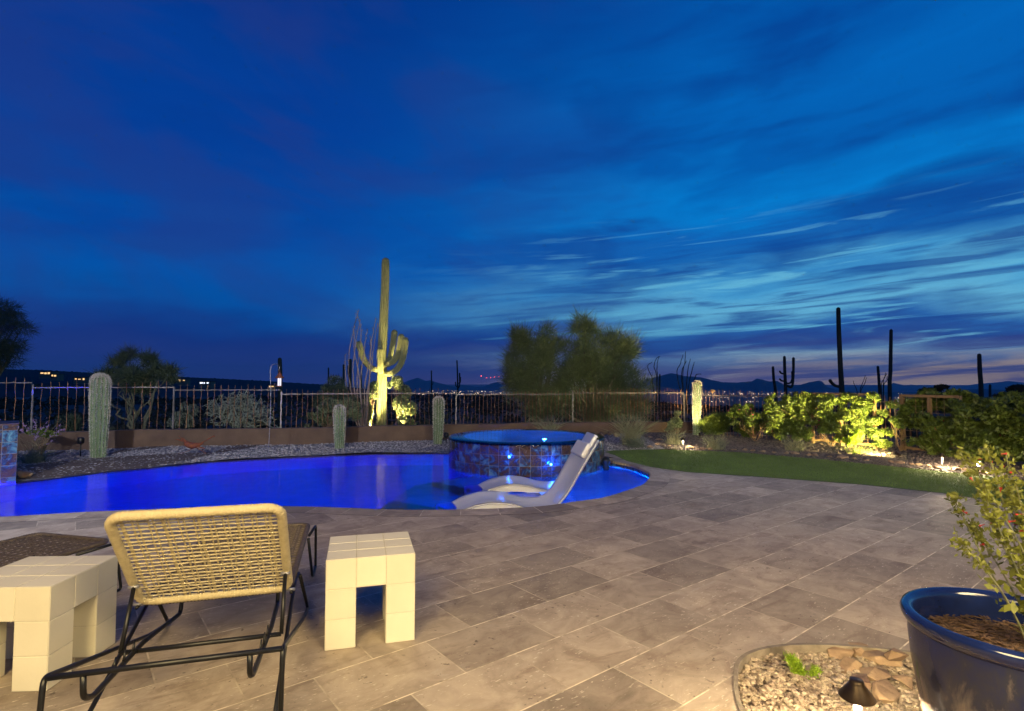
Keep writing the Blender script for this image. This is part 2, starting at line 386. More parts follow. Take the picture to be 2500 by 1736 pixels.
def pebbles(name, scale, stops, bump):
    m, T, b, o = newmat(name); co = geo_co(T)
    v = T.n('ShaderNodeTexVoronoi', i={'Vector': co, 'Scale': scale})
    r = T.n('ShaderNodeSeparateColor', i={0: v.outputs['Color']}).outputs[0]
    c = T.ramp(r, stops)
    c = T.mix(T.m('MULTIPLY', sm(T, v.outputs['Distance'], .35, .75), .8), c, tuple(x*.25 for x in stops[0][1][:3])+(1,))
    c = T.mix(T.m('MULTIPLY', nz(T, co, .9, 4), .35), c, (.10, .08, .07, 1))
    setin(T, b, 'Base Color', c); b.inputs['Roughness'].default_value = .9
    setin(T, b, 'Normal', T.n('ShaderNodeBump', i={'Strength': bump, 'Distance': .02, 'Height': T.m('SUBTRACT', 1.0, v.outputs['Distance'])}).outputs[0])
pebbles('gravel', 34, [(0, (.16, .14, .135, 1)), (.5, (.30, .275, .265, 1)), (1, (.52, .49, .47, 1))], .9)
pebbles('mulch', 26, [(0, (.045, .033, .03, 1)), (.6, (.11, .085, .078, 1)), (1, (.22, .18, .17, 1))], .9)
pebbles('bed_gravel', 42, [(0, (.18, .12, .09, 1)), (.5, (.34, .25, .19, 1)), (1, (.55, .45, .36, 1))], .9)
def turf():
    m, T, b, o = newmat('turf'); co = geo_co(T)
    c = T.mix(nz(T, co, 120, 3, .7), (.045, .080, .014, 1), (.12, .19, .032, 1))
    c = T.mix(T.m('MULTIPLY', sm(T, nz(T, co, 1.6, 4), .4, .65), .4), c, (.075, .12, .03, 1))
    setin(T, b, 'Base Color', c); b.inputs['Roughness'].default_value = .85
    setin(T, b, 'Normal', T.n('ShaderNodeBump', i={'Strength': .8, 'Distance': .02, 'Height': nz(T, co, 90, 4)}).outputs[0])
turf(); simple('grass_blade', (.14, .22, .035), (.055, .10, .016), 3, .6, island=True, trans=.25)
def glaze():
    m, T, b, o = newmat('glaze'); co = obj_co(T)
    st = T.n('ShaderNodeMapping', i={0: co, 3: (1, 1, .45)}).outputs[0]
    n = nz(T, st, 5.5, 7, .62, 1.4); z = T.n('ShaderNodeSeparateXYZ', i={0: co}).outputs[2]
    f = T.m('ADD', n, T.m('MULTIPLY', T.m('SUBTRACT', z, .40), .75))
    c = T.ramp(f, [(.34, (.22, .17, .12, 1)), (.46, (.12, .10, .10, 1)), (.56, (.022, .024, .045, 1)), (.72, (.010, .016, .075, 1)), (.9, (.008, .022, .13, 1))])
    setin(T, b, 'Base Color', c); b.inputs['Roughness'].default_value = .26; b.inputs['Coat Weight'].default_value = .3; b.inputs['Coat Roughness'].default_value = .05
    setin(T, b, 'Normal', T.n('ShaderNodeBump', i={'Strength': .25, 'Distance': .01, 'Height': nz(T, co, 9, 4)}).outputs[0])
glaze(); simple('glaze_rim', (.010, .020, .095), (.007, .012, .05), 12, .12, coat=.5)

# ================================================================== SETTING
WATER = -.10
near = catmull([(-11, 3.9, 0), (-9, 4.6, 0), (-7, 5.25, 0), (-5.24, 5.73, 0), (-4.38, 5.98, 0), (-3.38, 6.16, 0), (-2.53, 6.22, 0), (-1.8, 6.14, 0), (-1.11, 6.04, 0), (-.22, 6.10, 0)]
               + [P(1318, 1236), P(1406, 1224), P(1474, 1214), P(1541, 1193), P(1572, 1180), P(1586, 1160), P(1576, 1149), P(1541, 1135), P(1505, 1128), P(1470, 1120)], 6)
far = [(-7.22, 8.12), (-6.68, 9.09), (-5.65, 10.24), (-4.41, 10.9), (-2.95, 11.4), (-1.31, 11.52)]
SPC, SPR, SPZ = (.258, 10.10), 1.40, .406
pool_out = [(p.x, p.y) for p in near] + [(1.2, 11.1), (.3, 11.45)] + far[::-1] + [(-7.9, 7.2), (-12, 7.0)]

def offset_curve(c, d):
    out = []
    for i, p in enumerate(c):
        t = (c[min(i+1, len(c)-1)]-c[max(i-1, 0)]).normalized(); out.append(Vector((p.x+t.y*d, p.y-t.x*d, 0)))
    return out
cop_out = offset_curve(near, .30)
# coping ring: top sheet with its own joints, rounded nose down to the tile band
mb = MB(); rows = []; s_ = 0; uvs = []
prof = [(.30, 0.002), (.012, .004), (0, -.008), (0, -.038)]
offs = [offset_curve(near, d) for d, z in prof]
n = len(near); L = [0]
for i in range(1, n): L.append(L[-1]+(near[i]-near[i-1]).length)
for k, (d, z) in enumerate(prof): mb.v += [(p.x, p.y, z) for p in offs[k]]
for k in range(len(prof)-1):
    for i in range(n-1): mb.f.append((k*n+i, k*n+i+1, (k+1)*n+i+1, (k+1)*n+i))
cop = struct('pool_coping', mb, M['coping'])
ul = cop.data.uv_layers.new(name='UVMap')
for lp in cop.data.loops:
    k, i = divmod(lp.vertex_index, n); ul.data[lp.index].uv = (L[i], .45-prof[k][0]*1.0)
# waterline tile band below the coping, and the basin
def wall_strip(name, pts, z0, z1, mat, inset=0, closed=False):
    mb = MB(); pts = [Vector((p[0], p[1], 0)) for p in pts]; k = len(pts); l = [0]
    for i in range(1, k): l.append(l[-1]+(pts[i]-pts[i-1]).length)
    mb.v = [(p.x, p.y, z0) for p in pts]+[(p.x, p.y, z1) for p in pts]
    mb.f = [(i, i+1, k+i+1, k+i) for i in range(k-1)]
    o = struct(name, mb, mat); ul = o.data.uv_layers.new(name='UVMap')
    for lp in o.data.loops:
        q, i = divmod(lp.vertex_index, k); ul.data[lp.index].uv = (l[i], z1 if q else z0)
    return o
inn = offset_curve(near, .02)
wall_strip('waterline_tile', inn, -.22, -.037, M['spa_tile'])
mb = MB(); mb.poly([pool_out], -1.5); struct('pool_floor', mb, M['plaster'])
mb = MB(); po = pool_out+[pool_out[0]]; k = len(po)
mb.v = [(x, y, -1.5) for x, y in po]+[(x, y, -.12) for x, y in po]; mb.f = [(i, i+1, k+i+1, k+i) for i in range(k-1)]
struct('pool_basin', mb, M['plaster'])
# tanning shelf under the in-water loungers
shelf = [(p.x, p.y) for p in near if p.x > -1.75 and p.y < 10.2]+[(1.3, 9.4), (.3, 8.75), (-.7, 9.0), (-1.45, 8.3)]
mb = MB(); mb.poly([shelf], -.36); sh = shelf+[shelf[0]]; k = len(sh); b0 = len(mb.v)
mb.v += [(x, y, -1.49) for x, y in sh]+[(x, y, -.36) for x, y in sh]; mb.f += [(b0+i, b0+i+1, b0+k+i+1, b0+k+i) for i in range(k-1)]
struct('pool_shelf', mb, M['plaster'])
mb = MB(); mb.poly([pool_out], WATER); struct('water', mb, M['water'])
# flush rim of the vanishing edge
mb = MB(); fe = [Vector((x, y, 0)) for x, y in far]; fo = [Vector((p.x-.0, p.y+.10, 0)) for p in fe]; k = len(fe)
mb.v = [(p.x, p.y, WATER+.006) for p in fe]+[(p.x-.06, p.y, WATER+.006) for p in fo]+[(p.x, p.y, -.3) for p in fe]
mb.f = [(i, i+1, k+i+1, k+i) for i in range(k-1)]+[(2*k+i, 2*k+i+1, i+1, i) for i in range(k-1)]
struct('pool_edge', mb, M['bronze_metal'])

# deck with the opening for the planting island
bed = catmull([(.86, 1.3, 0), (.90, 2.0, 0), (.95, 2.38, 0), (1.03, 2.64, 0), (1.12, 2.81, 0), (1.27, 2.92, 0), (1.51, 2.975, 0), (1.81, 2.95, 0), (2.1, 2.86, 0), (2.5, 2.6, 0), (2.9, 2.1, 0), (2.95, 1.3, 0), (1.9, .9, 0)], 5)
lawn_lo = [P(*q) for q in [(1477, 1104), (1500, 1111), (1530, 1126), (1590, 1141), (1680, 1153), (1861, 1165), (2100, 1183), (2300, 1204), (2500, 1236)]]+[Vector((6.6, 4.5, 0)), Vector((8, 0, 0))]
lawn_hi = [P(*q) for q in [(1490, 1101), (1560, 1098.5), (1643, 1099), (1800, 1105), (2000, 1122), (2200, 1142), (2400, 1162), (2500, 1178)]]+[Vector((8.2, 5.5, 0)), Vector((9.6, 2, 0)), Vector((10.5, -2, 0))]
deck_poly = [(-12, -5), (10, -5), (9.2, -2.6)]+[(p.x, p.y) for p in lawn_lo[::-1]]+[(1.70, 11.2), (1.60, 10.55)]+[(p.x, p.y) for p in cop_out[::-1]]+[(-12, 3.6)]
mb = MB(); mb.poly([deck_poly, [(p.x, p.y) for p in bed]], 0); struct('deck', mb, M['travertine'])
# raised concrete lip round the island
mb = MB(); n = len(bed); o1 = bed; o2 = []
for i, p in enumerate(bed):
    t = (bed[(i+1) % n]-bed[i-1]).normalized(); o2.append(Vector((p.x+t.y*.020, p.y-t.x*.020, 0)))
mb.v = [(p.x, p.y, -.09) for p in o2]+[(p.x, p.y, .006) for p in o2]+[(p.x, p.y, .006) for p in o1]+[(p.x, p.y, -.02) for p in o1]
for k in range(3):
    for i in range(n): j = (i+1) % n; mb.f.append((k*n+j, k*n+i, (k+1)*n+i, (k+1)*n+j))
struct('bed_edging', mb, M['lip_concrete'])
mb = MB(); mb.poly([[(p.x, p.y) for p in bed]], -.052); struct('bed_ground', mb, M['bed_gravel'])

mb = MB(); mb.poly([[(p.x, p.y) for p in lawn_hi]+[(p.x, p.y) for p in lawn_lo[::-1]]], .004); struct('lawn', mb, M['turf'])

wallp = [(-17, 9.6), (-12.5, 11.2), (-10.2, 12.0), (-8, 12.8), (-5.3, 13.15), (-2.6, 14.0), (-.5, 14.6), (1.5, 15.0), (3.5, 15.2), (5.0, 15.3)]
wc = catmull([(x, y, 0) for x, y in wallp], 6)
fence_right = [(4.85, 15.25), (7.0, 13.2), (7.95, 11.5), (8.75, 9.6), (9.7, 7.4), (11, 4.5)]
# undulating gravel behind the pool
def ground_patch(name, outline, zf, mat, step=.28, kind='structure'):
    tri = MB(); tri.poly([outline], 0)
    import bmesh
    bm = bmesh.new(); vs = [bm.verts.new(v) for v in tri.v]
    for f in tri.f:
        try: bm.faces.new([vs[i] for i in f])
        except ValueError: pass
    for ax in (0, 1):
        lo = min(v[ax] for v in tri.v); hi = max(v[ax] for v in tri.v); c = lo+step
        while c < hi:
            co = [0, 0, 0]; co[ax] = c; no = [0, 0, 0]; no[ax] = 1
            bmesh.ops.bisect_plane(bm, geom=bm.verts[:]+bm.edges[:]+bm.faces[:], plane_co=co, plane_no=no); c += step
    for v in bm.verts: v.co.z = zf(v.co.x, v.co.y)
    me = bpy.data.meshes.new(name); bm.to_mesh(me); bm.free(); me.materials.append(mat)
    me.polygons.foreach_set('use_smooth', [True]*len(me.polygons))
    o = bpy.data.objects.new(name, me); col.objects.link(o); return tag(o, kind=kind)
def gz(x, y):
    a = -.085+.035*noise.noise((x*.5, y*.5, 3))+.012*noise.noise((x*2, y*2, 1)); t = min(1, max(0, (x-1.3)/1.8))
    return a*(1-t)+(bz(x, y)-.003)*t
def bz(x, y): return -.01+.05*max(0, noise.noise((x*.45, y*.45, 7))+.2)+.012*noise.noise((x*2.5, y*2.5, 2))
gpoly = [(-18, 7.6), (-7.9, 7.9), (-7.3, 8.3)]+[(x-.03, y+.09) for x, y in far[1:]]+[(.3, 11.42), (1.2, 11.1), (1.66, 10.9), (1.80, 11.25), (3.2, 11.55), (3.4, 15.35)]+[(p.x, p.y+.1) for p in wc[::-1] if p.x < 3.3]
ground_patch('gravel_ground', gpoly, gz, M['gravel'])
mpoly = [(3.18, 11.52)]+[(p.x, p.y) for p in lawn_hi[3:]]+[(14, -2), (14, 8), (11, 12), (8.5, 15.5), (3.38, 15.4)]
ground_patch('planting_bed', mpoly, bz, M['mulch'])
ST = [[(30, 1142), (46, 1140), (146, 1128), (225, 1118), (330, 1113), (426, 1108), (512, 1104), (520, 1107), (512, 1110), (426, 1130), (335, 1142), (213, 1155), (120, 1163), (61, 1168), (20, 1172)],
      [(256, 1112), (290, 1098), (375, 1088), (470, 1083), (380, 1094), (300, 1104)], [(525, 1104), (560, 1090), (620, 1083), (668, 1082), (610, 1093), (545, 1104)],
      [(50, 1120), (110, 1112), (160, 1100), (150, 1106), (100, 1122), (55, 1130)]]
for s in ST:  # cast shadows on the gravel, laid as thin brown strips
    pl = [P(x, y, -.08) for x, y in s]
    ground_patch('shadow_strip', [(p.x, p.y) for p in pl], lambda x, y: gz(x, y)+.009, M['shadow_brown'])

# desert beyond the fence, falling away to the valley
def tz(x, y):
    d = math.hypot(x, y); az = math.degrees(math.atan2(x, y)); f = min(1, max(0, (az+2)/24)); f = f*f*(3-2*f)
    k3 = CH-(.0215+.0185*f)*300
    pts = [(0, -.35), (16, -.36), (60, -.36+(k3+.36)*.16), (300, k3), (3000, -185), (5000, -200), (14000, -200), (22000, -300), (90000, -4000)]
    for (a, za), (b, zb) in zip(pts, pts[1:]):
        if d <= b:
            z = za+(zb-za)*(d-a)/(b-a); break
    if 20 < d < 1500: z += noise.noise((x/40, y/40, 5))*min(.8, (d-20)*.02)
    return z
mb = MB(); rad = [9.0, 12, 15, 17, 19, 22, 26, 31, 37, 45, 55, 68, 85, 105, 130, 165, 210, 270, 340, 450, 650, 1000, 1600, 2600, 4000, 6500, 10000, 14000, 22000]
NA = 120; A0, A1 = R(-62), R(62)
def insideyard(x, y): return False
for r in rad:
    for j in range(NA+1):
        a = A0+(A1-A0)*j/NA; rr = r*(1.0 if r > 17 else 1); x, y = rr*math.sin(a), rr*math.cos(a)
        mb.v.append((x, y, tz(x, y) if r > 15 else -1.9))
for i in range(len(rad)-1):
    for j in range(NA):
        a = i*(NA+1)+j; mb.f.append((a, a+1, a+NA+2, a+NA+1))
struct('desert_ground', mb, M['desert'], True)
# ground sheet everywhere else (behind and beside the yard)
mb = MB(); mb.v = [(-300, -300, -2), (300, -300, -2), (300, 60, -2.0), (-300, 60, -2.0)]; mb.f = [(0, 1, 2, 3)]; struct('subsoil_ground', mb, M['desert'])

def ridge(name, pts, dist, depth, mat, zb, rough=.02, lumps=0, seed=0):
    # skyline at real distance, with a front and a back slope and gullies
    fine = []
    for (x0, y0), (x1, y1) in zip(pts, pts[1:]):
        k = max(1, int(abs(x1-x0)/4))
        for i in range(k): t = i/k; fine.append((x0+(x1-x0)*t, y0+(y1-y0)*t))
    fine.append(pts[-1]); mb = MB(); rows = 7; m = len(fine)
    for k in range(rows+1+3):
        for i, (px, py) in enumerate(fine):
            top = Q(px, py, dist)
            if k <= rows:
                t = k/rows; dd = dist-depth*(1-t); hh = zb+(top.z-zb)*(t**1.25)
                hh += (top.z-zb)*.16*noise.noise((px*.06+seed, t*3, seed))*math.sin(math.pi*t)
                if k == rows: hh += (top.z-zb)*rough*noise.noise((px*.25, seed, 0))+lumps*abs(noise.noise((px*.6, seed, 4)))
            else:
                t = (k-rows)/3; dd = dist+depth*t; hh = top.z+(zb-top.z)*t
            mb.v.append((top.x*dd/dist, dd, hh))
    for k in range(rows+3):
        for i in range(m-1): a = k*m+i; mb.f.append((a, a+1, a+m+1, a+m))
    return struct(name, mb, mat, True)
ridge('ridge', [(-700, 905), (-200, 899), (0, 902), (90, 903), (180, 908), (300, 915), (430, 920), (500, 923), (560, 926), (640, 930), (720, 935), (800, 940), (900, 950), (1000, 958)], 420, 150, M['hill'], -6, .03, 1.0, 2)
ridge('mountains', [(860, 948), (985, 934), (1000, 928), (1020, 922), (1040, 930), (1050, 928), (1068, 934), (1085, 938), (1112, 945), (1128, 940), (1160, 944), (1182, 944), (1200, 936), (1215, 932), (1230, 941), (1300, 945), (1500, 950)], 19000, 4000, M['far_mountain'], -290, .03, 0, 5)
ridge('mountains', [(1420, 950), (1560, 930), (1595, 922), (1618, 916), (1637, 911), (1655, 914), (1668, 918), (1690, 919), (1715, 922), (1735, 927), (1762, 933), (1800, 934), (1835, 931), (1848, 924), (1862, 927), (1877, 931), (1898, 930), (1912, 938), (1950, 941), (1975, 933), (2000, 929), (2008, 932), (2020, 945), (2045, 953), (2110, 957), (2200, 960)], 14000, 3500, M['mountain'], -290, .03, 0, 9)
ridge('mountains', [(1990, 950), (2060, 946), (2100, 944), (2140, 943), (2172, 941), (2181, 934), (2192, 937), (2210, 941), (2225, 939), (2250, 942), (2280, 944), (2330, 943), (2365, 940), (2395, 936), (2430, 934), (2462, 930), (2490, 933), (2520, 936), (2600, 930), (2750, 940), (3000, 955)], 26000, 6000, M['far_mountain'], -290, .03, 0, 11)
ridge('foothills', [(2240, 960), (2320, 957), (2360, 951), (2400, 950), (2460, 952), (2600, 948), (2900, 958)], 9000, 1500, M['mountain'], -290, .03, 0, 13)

# garden wall (rammed earth look) that carries the fence
def garden_wall():
    mb = MB(); k = len(wc); nrm = []
    for i in range(k):
        t = (wc[min(i+1, k-1)]-wc[max(i-1, 0)]).normalized(); nrm.append(Vector((-t.y, t.x, 0)))
    for dd, z in ((-.10, -.4), (-.10, .285), (-.085, .30), (.085, .30), (.10, .285), (.10, -1.2)):
        mb.v += [tuple(p+nn*dd+Vector((0, 0, z+(.02*noise.noise((p.x, 0, 0)) if z > 0 else 0)))) for p, nn in zip(wc, nrm)]
    for q in range(5):
        for i in range(k-1): a = q*k+i; mb.f.append((a, a+1, a+k+1, a+k))
    mb.f.append(tuple(q*k+k-1 for q in range(6))); mb.f.append(tuple(q*k for q in range(5, -1, -1)))
    o = mb.build('garden_wall', M['stucco']); tag(o, 'low brown plastered garden wall running below the thin metal fence', 'wall')
garden_wall()

# ================================================================== FENCE
rnd = random.Random(4)
picket_me = []
for v in range(6):
    mb = MB(); ph = rnd.random()*6; a = rnd.uniform(.004, .009); b = rnd.uniform(.002, .006); w = rnd.uniform(4.5, 8)
    mb.tube([(a*math.sin(w*t+ph)+b*math.sin(2.3*w*t+ph*2), .004*math.sin(9*t+ph), t) for t in [i/12 for i in range(13)]], .0058, 5)
    me = bpy.data.meshes.new('picket'); me.from_pydata(mb.v, [], mb.f); me.materials.append(M['fence_bar']); me.update(); picket_me.append(me)
def fence_panel(a, b, zb, zrail, ztop, spacing, label, post=True, bottom=True):
    a = Vector((a[0], a[1], 0)); b = Vector((b[0], b[1], 0)); root = empty('fence_panel', (a.x, a.y, zb), label, 'fence', 'panels of the wavy bar fence')
    d = b-a; Lg = d.length; t = d/Lg; ang = math.atan2(t.y, t.x)
    if post:
        mb = MB(); mb.box((a.x, a.y, (zb+zrail+.06)/2), (.030, .030, zrail+.06-zb), ang); mb.lathe([(.0, .02), (.016, .012), (.018, 0), (.0, 0)], (a.x, a.y, zrail+.06), 8)
        mb.build('post', M['fence_frame'], root)
    m = (a+b)/2
    mb = MB(); mb.box((m.x, m.y, zrail), (Lg-.03, .022, .022), ang); mb.build('rail', M['fence_frame'], root)
    if zb < 0: mb = MB(); mb.box((m.x, m.y, zb+.16), (Lg-.03, .018, .018), ang); mb.build('rail', M['fence_frame'], root)
    k = int(Lg/spacing)
    for i in range(1, k):
        p = a+d*(i/k); o = bpy.data.objects.new('picket', rnd.choice(picket_me)); col.objects.link(o); o.parent = root
        h = ztop-zb+rnd.uniform(-.03, .03); o.location = (p.x-a.x+t.y*.014, p.y-a.y-t.x*.014, .01); o.scale = (1, 1, h); o.rotation_euler = (rnd.uniform(-.012, .012), 0, ang+rnd.choice((0, math.pi)))
    return root
FP = [(-17, 9.6), (-13.6, 10.75), (-10.35, 11.95), (-7.85, 12.85), (-5.46, 13.1), (-1.45, 14.35), (1.65, 15.03), (4.75, 15.28), (7.0, 13.2), (7.95, 11.5), (8.75, 9.6), (9.7, 7.4)]
fence_panel(FP[1], FP[2], .30, 1.37, 1.48, .15, 'wavy bar fence panel at far left behind the blue tiled column')
fence_panel(FP[2], FP[3], .30, 1.265, 1.38, .15, 'wavy bar fence panel behind the tallest fuzzy cactus on the left')
fence_panel(FP[3], FP[4], .30, 1.20, 1.30, .15, 'wavy bar fence panel in front of the pale branching cholla')
fence_panel(FP[4], FP[5], .30, 1.10, 1.20, .115, 'long fence panel crossing in front of the tall lit saguaro')
fence_panel(FP[5], FP[6], .30, 1.06, 1.12, .10, 'dim fence panel directly behind the round spa')
fence_panel(FP[6], FP[7], .30, 1.09, 1.20, .092, 'fence panel lit orange between the big green tree and the glowing cactus')
fence_panel(FP[7], FP[8], -.1, 1.03, 1.16, .088, 'fence panel right of the glowing cactus in front of the city lights')
fence_panel(FP[8], FP[9], -.1, .97, 1.09, .088, 'fence panel covered by the yellow lit flowering vine')
fence_panel(FP[9], FP[10], -.1, .96, 1.09, .10, 'dark fence panel behind the right hand trellis')

def trellis(a, b, z0, z1, label, posts=3):
    a = Vector((a[0], a[1], 0)); b = Vector((b[0], b[1], 0)); d = b-a; Lg = d.length; t = d/Lg; ang = math.atan2(t.y, t.x)
    root = empty('trellis', (a.x, a.y, z0), label, 'trellis')
    for i in range(posts):
        p = a+d*(i/(posts-1)); mb = MB(); mb.box((p.x, p.y, (z0+z1)/2), (.055, .055, z1-z0), ang); mb.build('post', M['trellis'], root)
    m = (a+b)/2; mb = MB(); mb.box((m.x, m.y, z1+.027), (Lg+.06, .06, .05), ang); mb.build('top_rail', M['trellis'], root)
    mb = MB(); mb.box((m.x, m.y, z0+.12), (Lg-.06, .035, .05), ang); mb.build('bottom_rail', M['trellis'], root)
    mb = MB(); k = int(Lg/.13)
    for i in range(1, k): p = a+d*(i/k); mb.tube([(p.x, p.y, z0+.14), (p.x, p.y, z1)], .004, 4)
    z = z0+.22
    while z < z1-.05: mb.tube([(a.x, a.y, z), (b.x, b.y, z)], .004, 4); z += .12
    mb.build('wire_grid', M['trellis'], root)
trellis((6.75, 12.45), (7.42, 11.35), -.02, 1.10, 'wooden framed trellis under the yellow lit flowering vine')
trellis((7.72, 10.95), (8.0, 9.9), -.02, 1.09, 'wooden framed trellis in shade right of the gap in the vines')

# ================================================================== POOL, SPA, COLUMN
def spa():
    root = empty('spa', (SPC[0], SPC[1], -.36), 'round raised spa clad in blue and brown glass tile beside the pool', 'spa')
    N = 96; mb = MB(); mb.lathe([(SPR, -1.5), (SPR, SPZ-.012), (SPR-.012, SPZ-.004), (SPR-.26, SPZ-.004), (SPR-.262, SPZ-.02)], (SPC[0], SPC[1], 0), N)
    w = mb.build('wall', M['spa_tile'], root); ul = w.data.uv_layers.new(name='UVMap')
    for lp in w.data.loops:
        k, i = divmod(lp.vertex_index, N); a = 2*math.pi*i/N
        ul.data[lp.index].uv = (a*SPR if not (i == 0 and lp.index % 4 in (1, 2) and False) else a*SPR, w.data.vertices[lp.vertex_index].co.z-.36+.11+(0 if k < 2 else (SPR-.0)*.0+k*.06))
    for pl in w.data.polygons:                      # close the seam of the wrap
        us = [ul.data[i].uv[0] for i in pl.loop_indices]
        if max(us)-min(us) > 3:
            for i in pl.loop_indices:
                if ul.data[i].uv[0] < 1: ul.data[i].uv[0] += 2*math.pi*SPR
    mb = MB(); mb.lathe([(SPR-.262, SPZ-.02), (SPR-.27, -.02), (SPR-.70, -.02), (SPR-.72, -.08), (.001, -.10)], (SPC[0], SPC[1], 0), 64)
    mb.build('basin', M['spa_plaster'], root, True)
    mb = MB(); mb.lathe([(SPR+.006, -.03), (SPR+.004, -.004), (SPR-.012, .004), (SPR-.27, .006), (.001, .006)], (SPC[0], SPC[1], SPZ), 96)
    tag(mb.build('spa_water', M['spa_water_surface'], None, True), kind='structure')
    # underwater lamp fittings
    mb = MB(); x, y, z = SPC[0]+.30, SPC[1]-.55, .26; mb.lathe([(.0, .022), (.022, .014), (.028, 0), (.0, 0)], (x, y, z), 16); mb.tube([(x, y, -.02), (x, y, z)], .008, 8); mb.build('light_lens', M['blue_bulb'], root, True)
    lamp('POINT', 'spa_lamp', (x, y, z+.06), 30, (.01, .20, 1), .03, parent=root)
    for an, e in ((-60, 420), (-35, 420), (-8, 360), (22, 240), (50, 130)):         # tucked under the near rim of the seat
        x = SPC[0]+1.06*math.sin(R(an)); y = SPC[1]-1.06*math.cos(R(an)); lamp('POINT', 'spa_lamp', (x, y, .16), e*18, (.0, .15, 1), .02, parent=root)
spa()
def add_glow_lamp(a, r, z, e):                                       # added lamps imitating blue reflections on the spa wall
    x = SPC[0]+(SPR+r)*math.sin(a); y = SPC[1]-(SPR+r)*math.cos(a)
    root = empty('added_glow', (x, y, z), None, 'added glow lamp', 'added lamps for the blue reflections on the spa wall')
    mb = MB(); mb.lathe([(.0, .015), (.014, .013), (.018, 0), (.014, -.02), (.0, -.02)], (x, y, z), 14); mb.build('lens', M['blue_bulb'], root, True)
    lamp('POINT', 'added_glow_lamp', (x+.03*math.sin(a), y-.03*math.cos(a), z), e, (.01, .13, 1), .02, parent=root)
    return root
tag(add_glow_lamp(R(-12), .05, .22, 4), 'dim added lamp for the blue reflection on the spa wall left of the lounger backrest')
tag(add_glow_lamp(R(14), .05, .10, 8), 'bright added lamp for the blue reflection low on the spa wall nearest the lounger backrest')

def tiled_pillar(corner, w, dp, z0, z1, yaw, label):
    # right front corner given; runs to the left and away from the pool
    root = empty('water_column', (corner[0], corner[1], z0), label, 'pillar'); root.rotation_euler.z = yaw
    mb = MB(); mb.box((-w/2, dp/2, (z1-z0)/2), (w, dp, z1-z0)); o = mb.build('shaft', M['spa_tile'], root, local=True); bevelmod(o, .006)
    ul = o.data.uv_layers.new(name='UVMap')
    for pl in o.data.polygons:
        for li in pl.loop_indices:
            v = o.data.vertices[o.data.loops[li].vertex_index].co; nn = pl.normal
            ul.data[li].uv = (v.x, v.z+.02) if abs(nn.y) > .5 else ((v.y, v.z+.02) if abs(nn.x) > .5 else (v.x, v.y))
    mb = MB(); mb.box((-w/2, dp/2, z1-z0+.0125), (w+.02, dp+.02, .025)); bevelmod(mb.build('cap', M['bronze_metal'], root, local=True), .006)
tiled_pillar((-7.25, 8.15), 1.36, .75, -.32, .755, R(42), 'square pillar of blue and brown glass tile at the left pool end')

BL = (0, .012, 1)
for x, y, z, e in ((-8.6, 4.95, -.7, 500), (-6.1, 5.75, -.7, 420), (-3.9, 6.30, -.7, 420), (-2.1, 6.42, -.7, 330)):
    lamp('POINT', 'pool_lamp', (x, y, z), e*24, BL, .03)
for (px, py, e, g_) in ((1290, 1238, 30, .03), (1440, 1218, 60, .10), (1530, 1197, 70, .13), (1578, 1172, 30, .09)):
    q = P(px, py); i = min(range(len(near)), key=lambda k: (near[k]-q).length); w = offset_curve(near, -.09)[i]
    lamp('POINT', 'pool_lamp', (w.x, w.y, -.27), e*110, (0, g_*1.5, 1), .015)

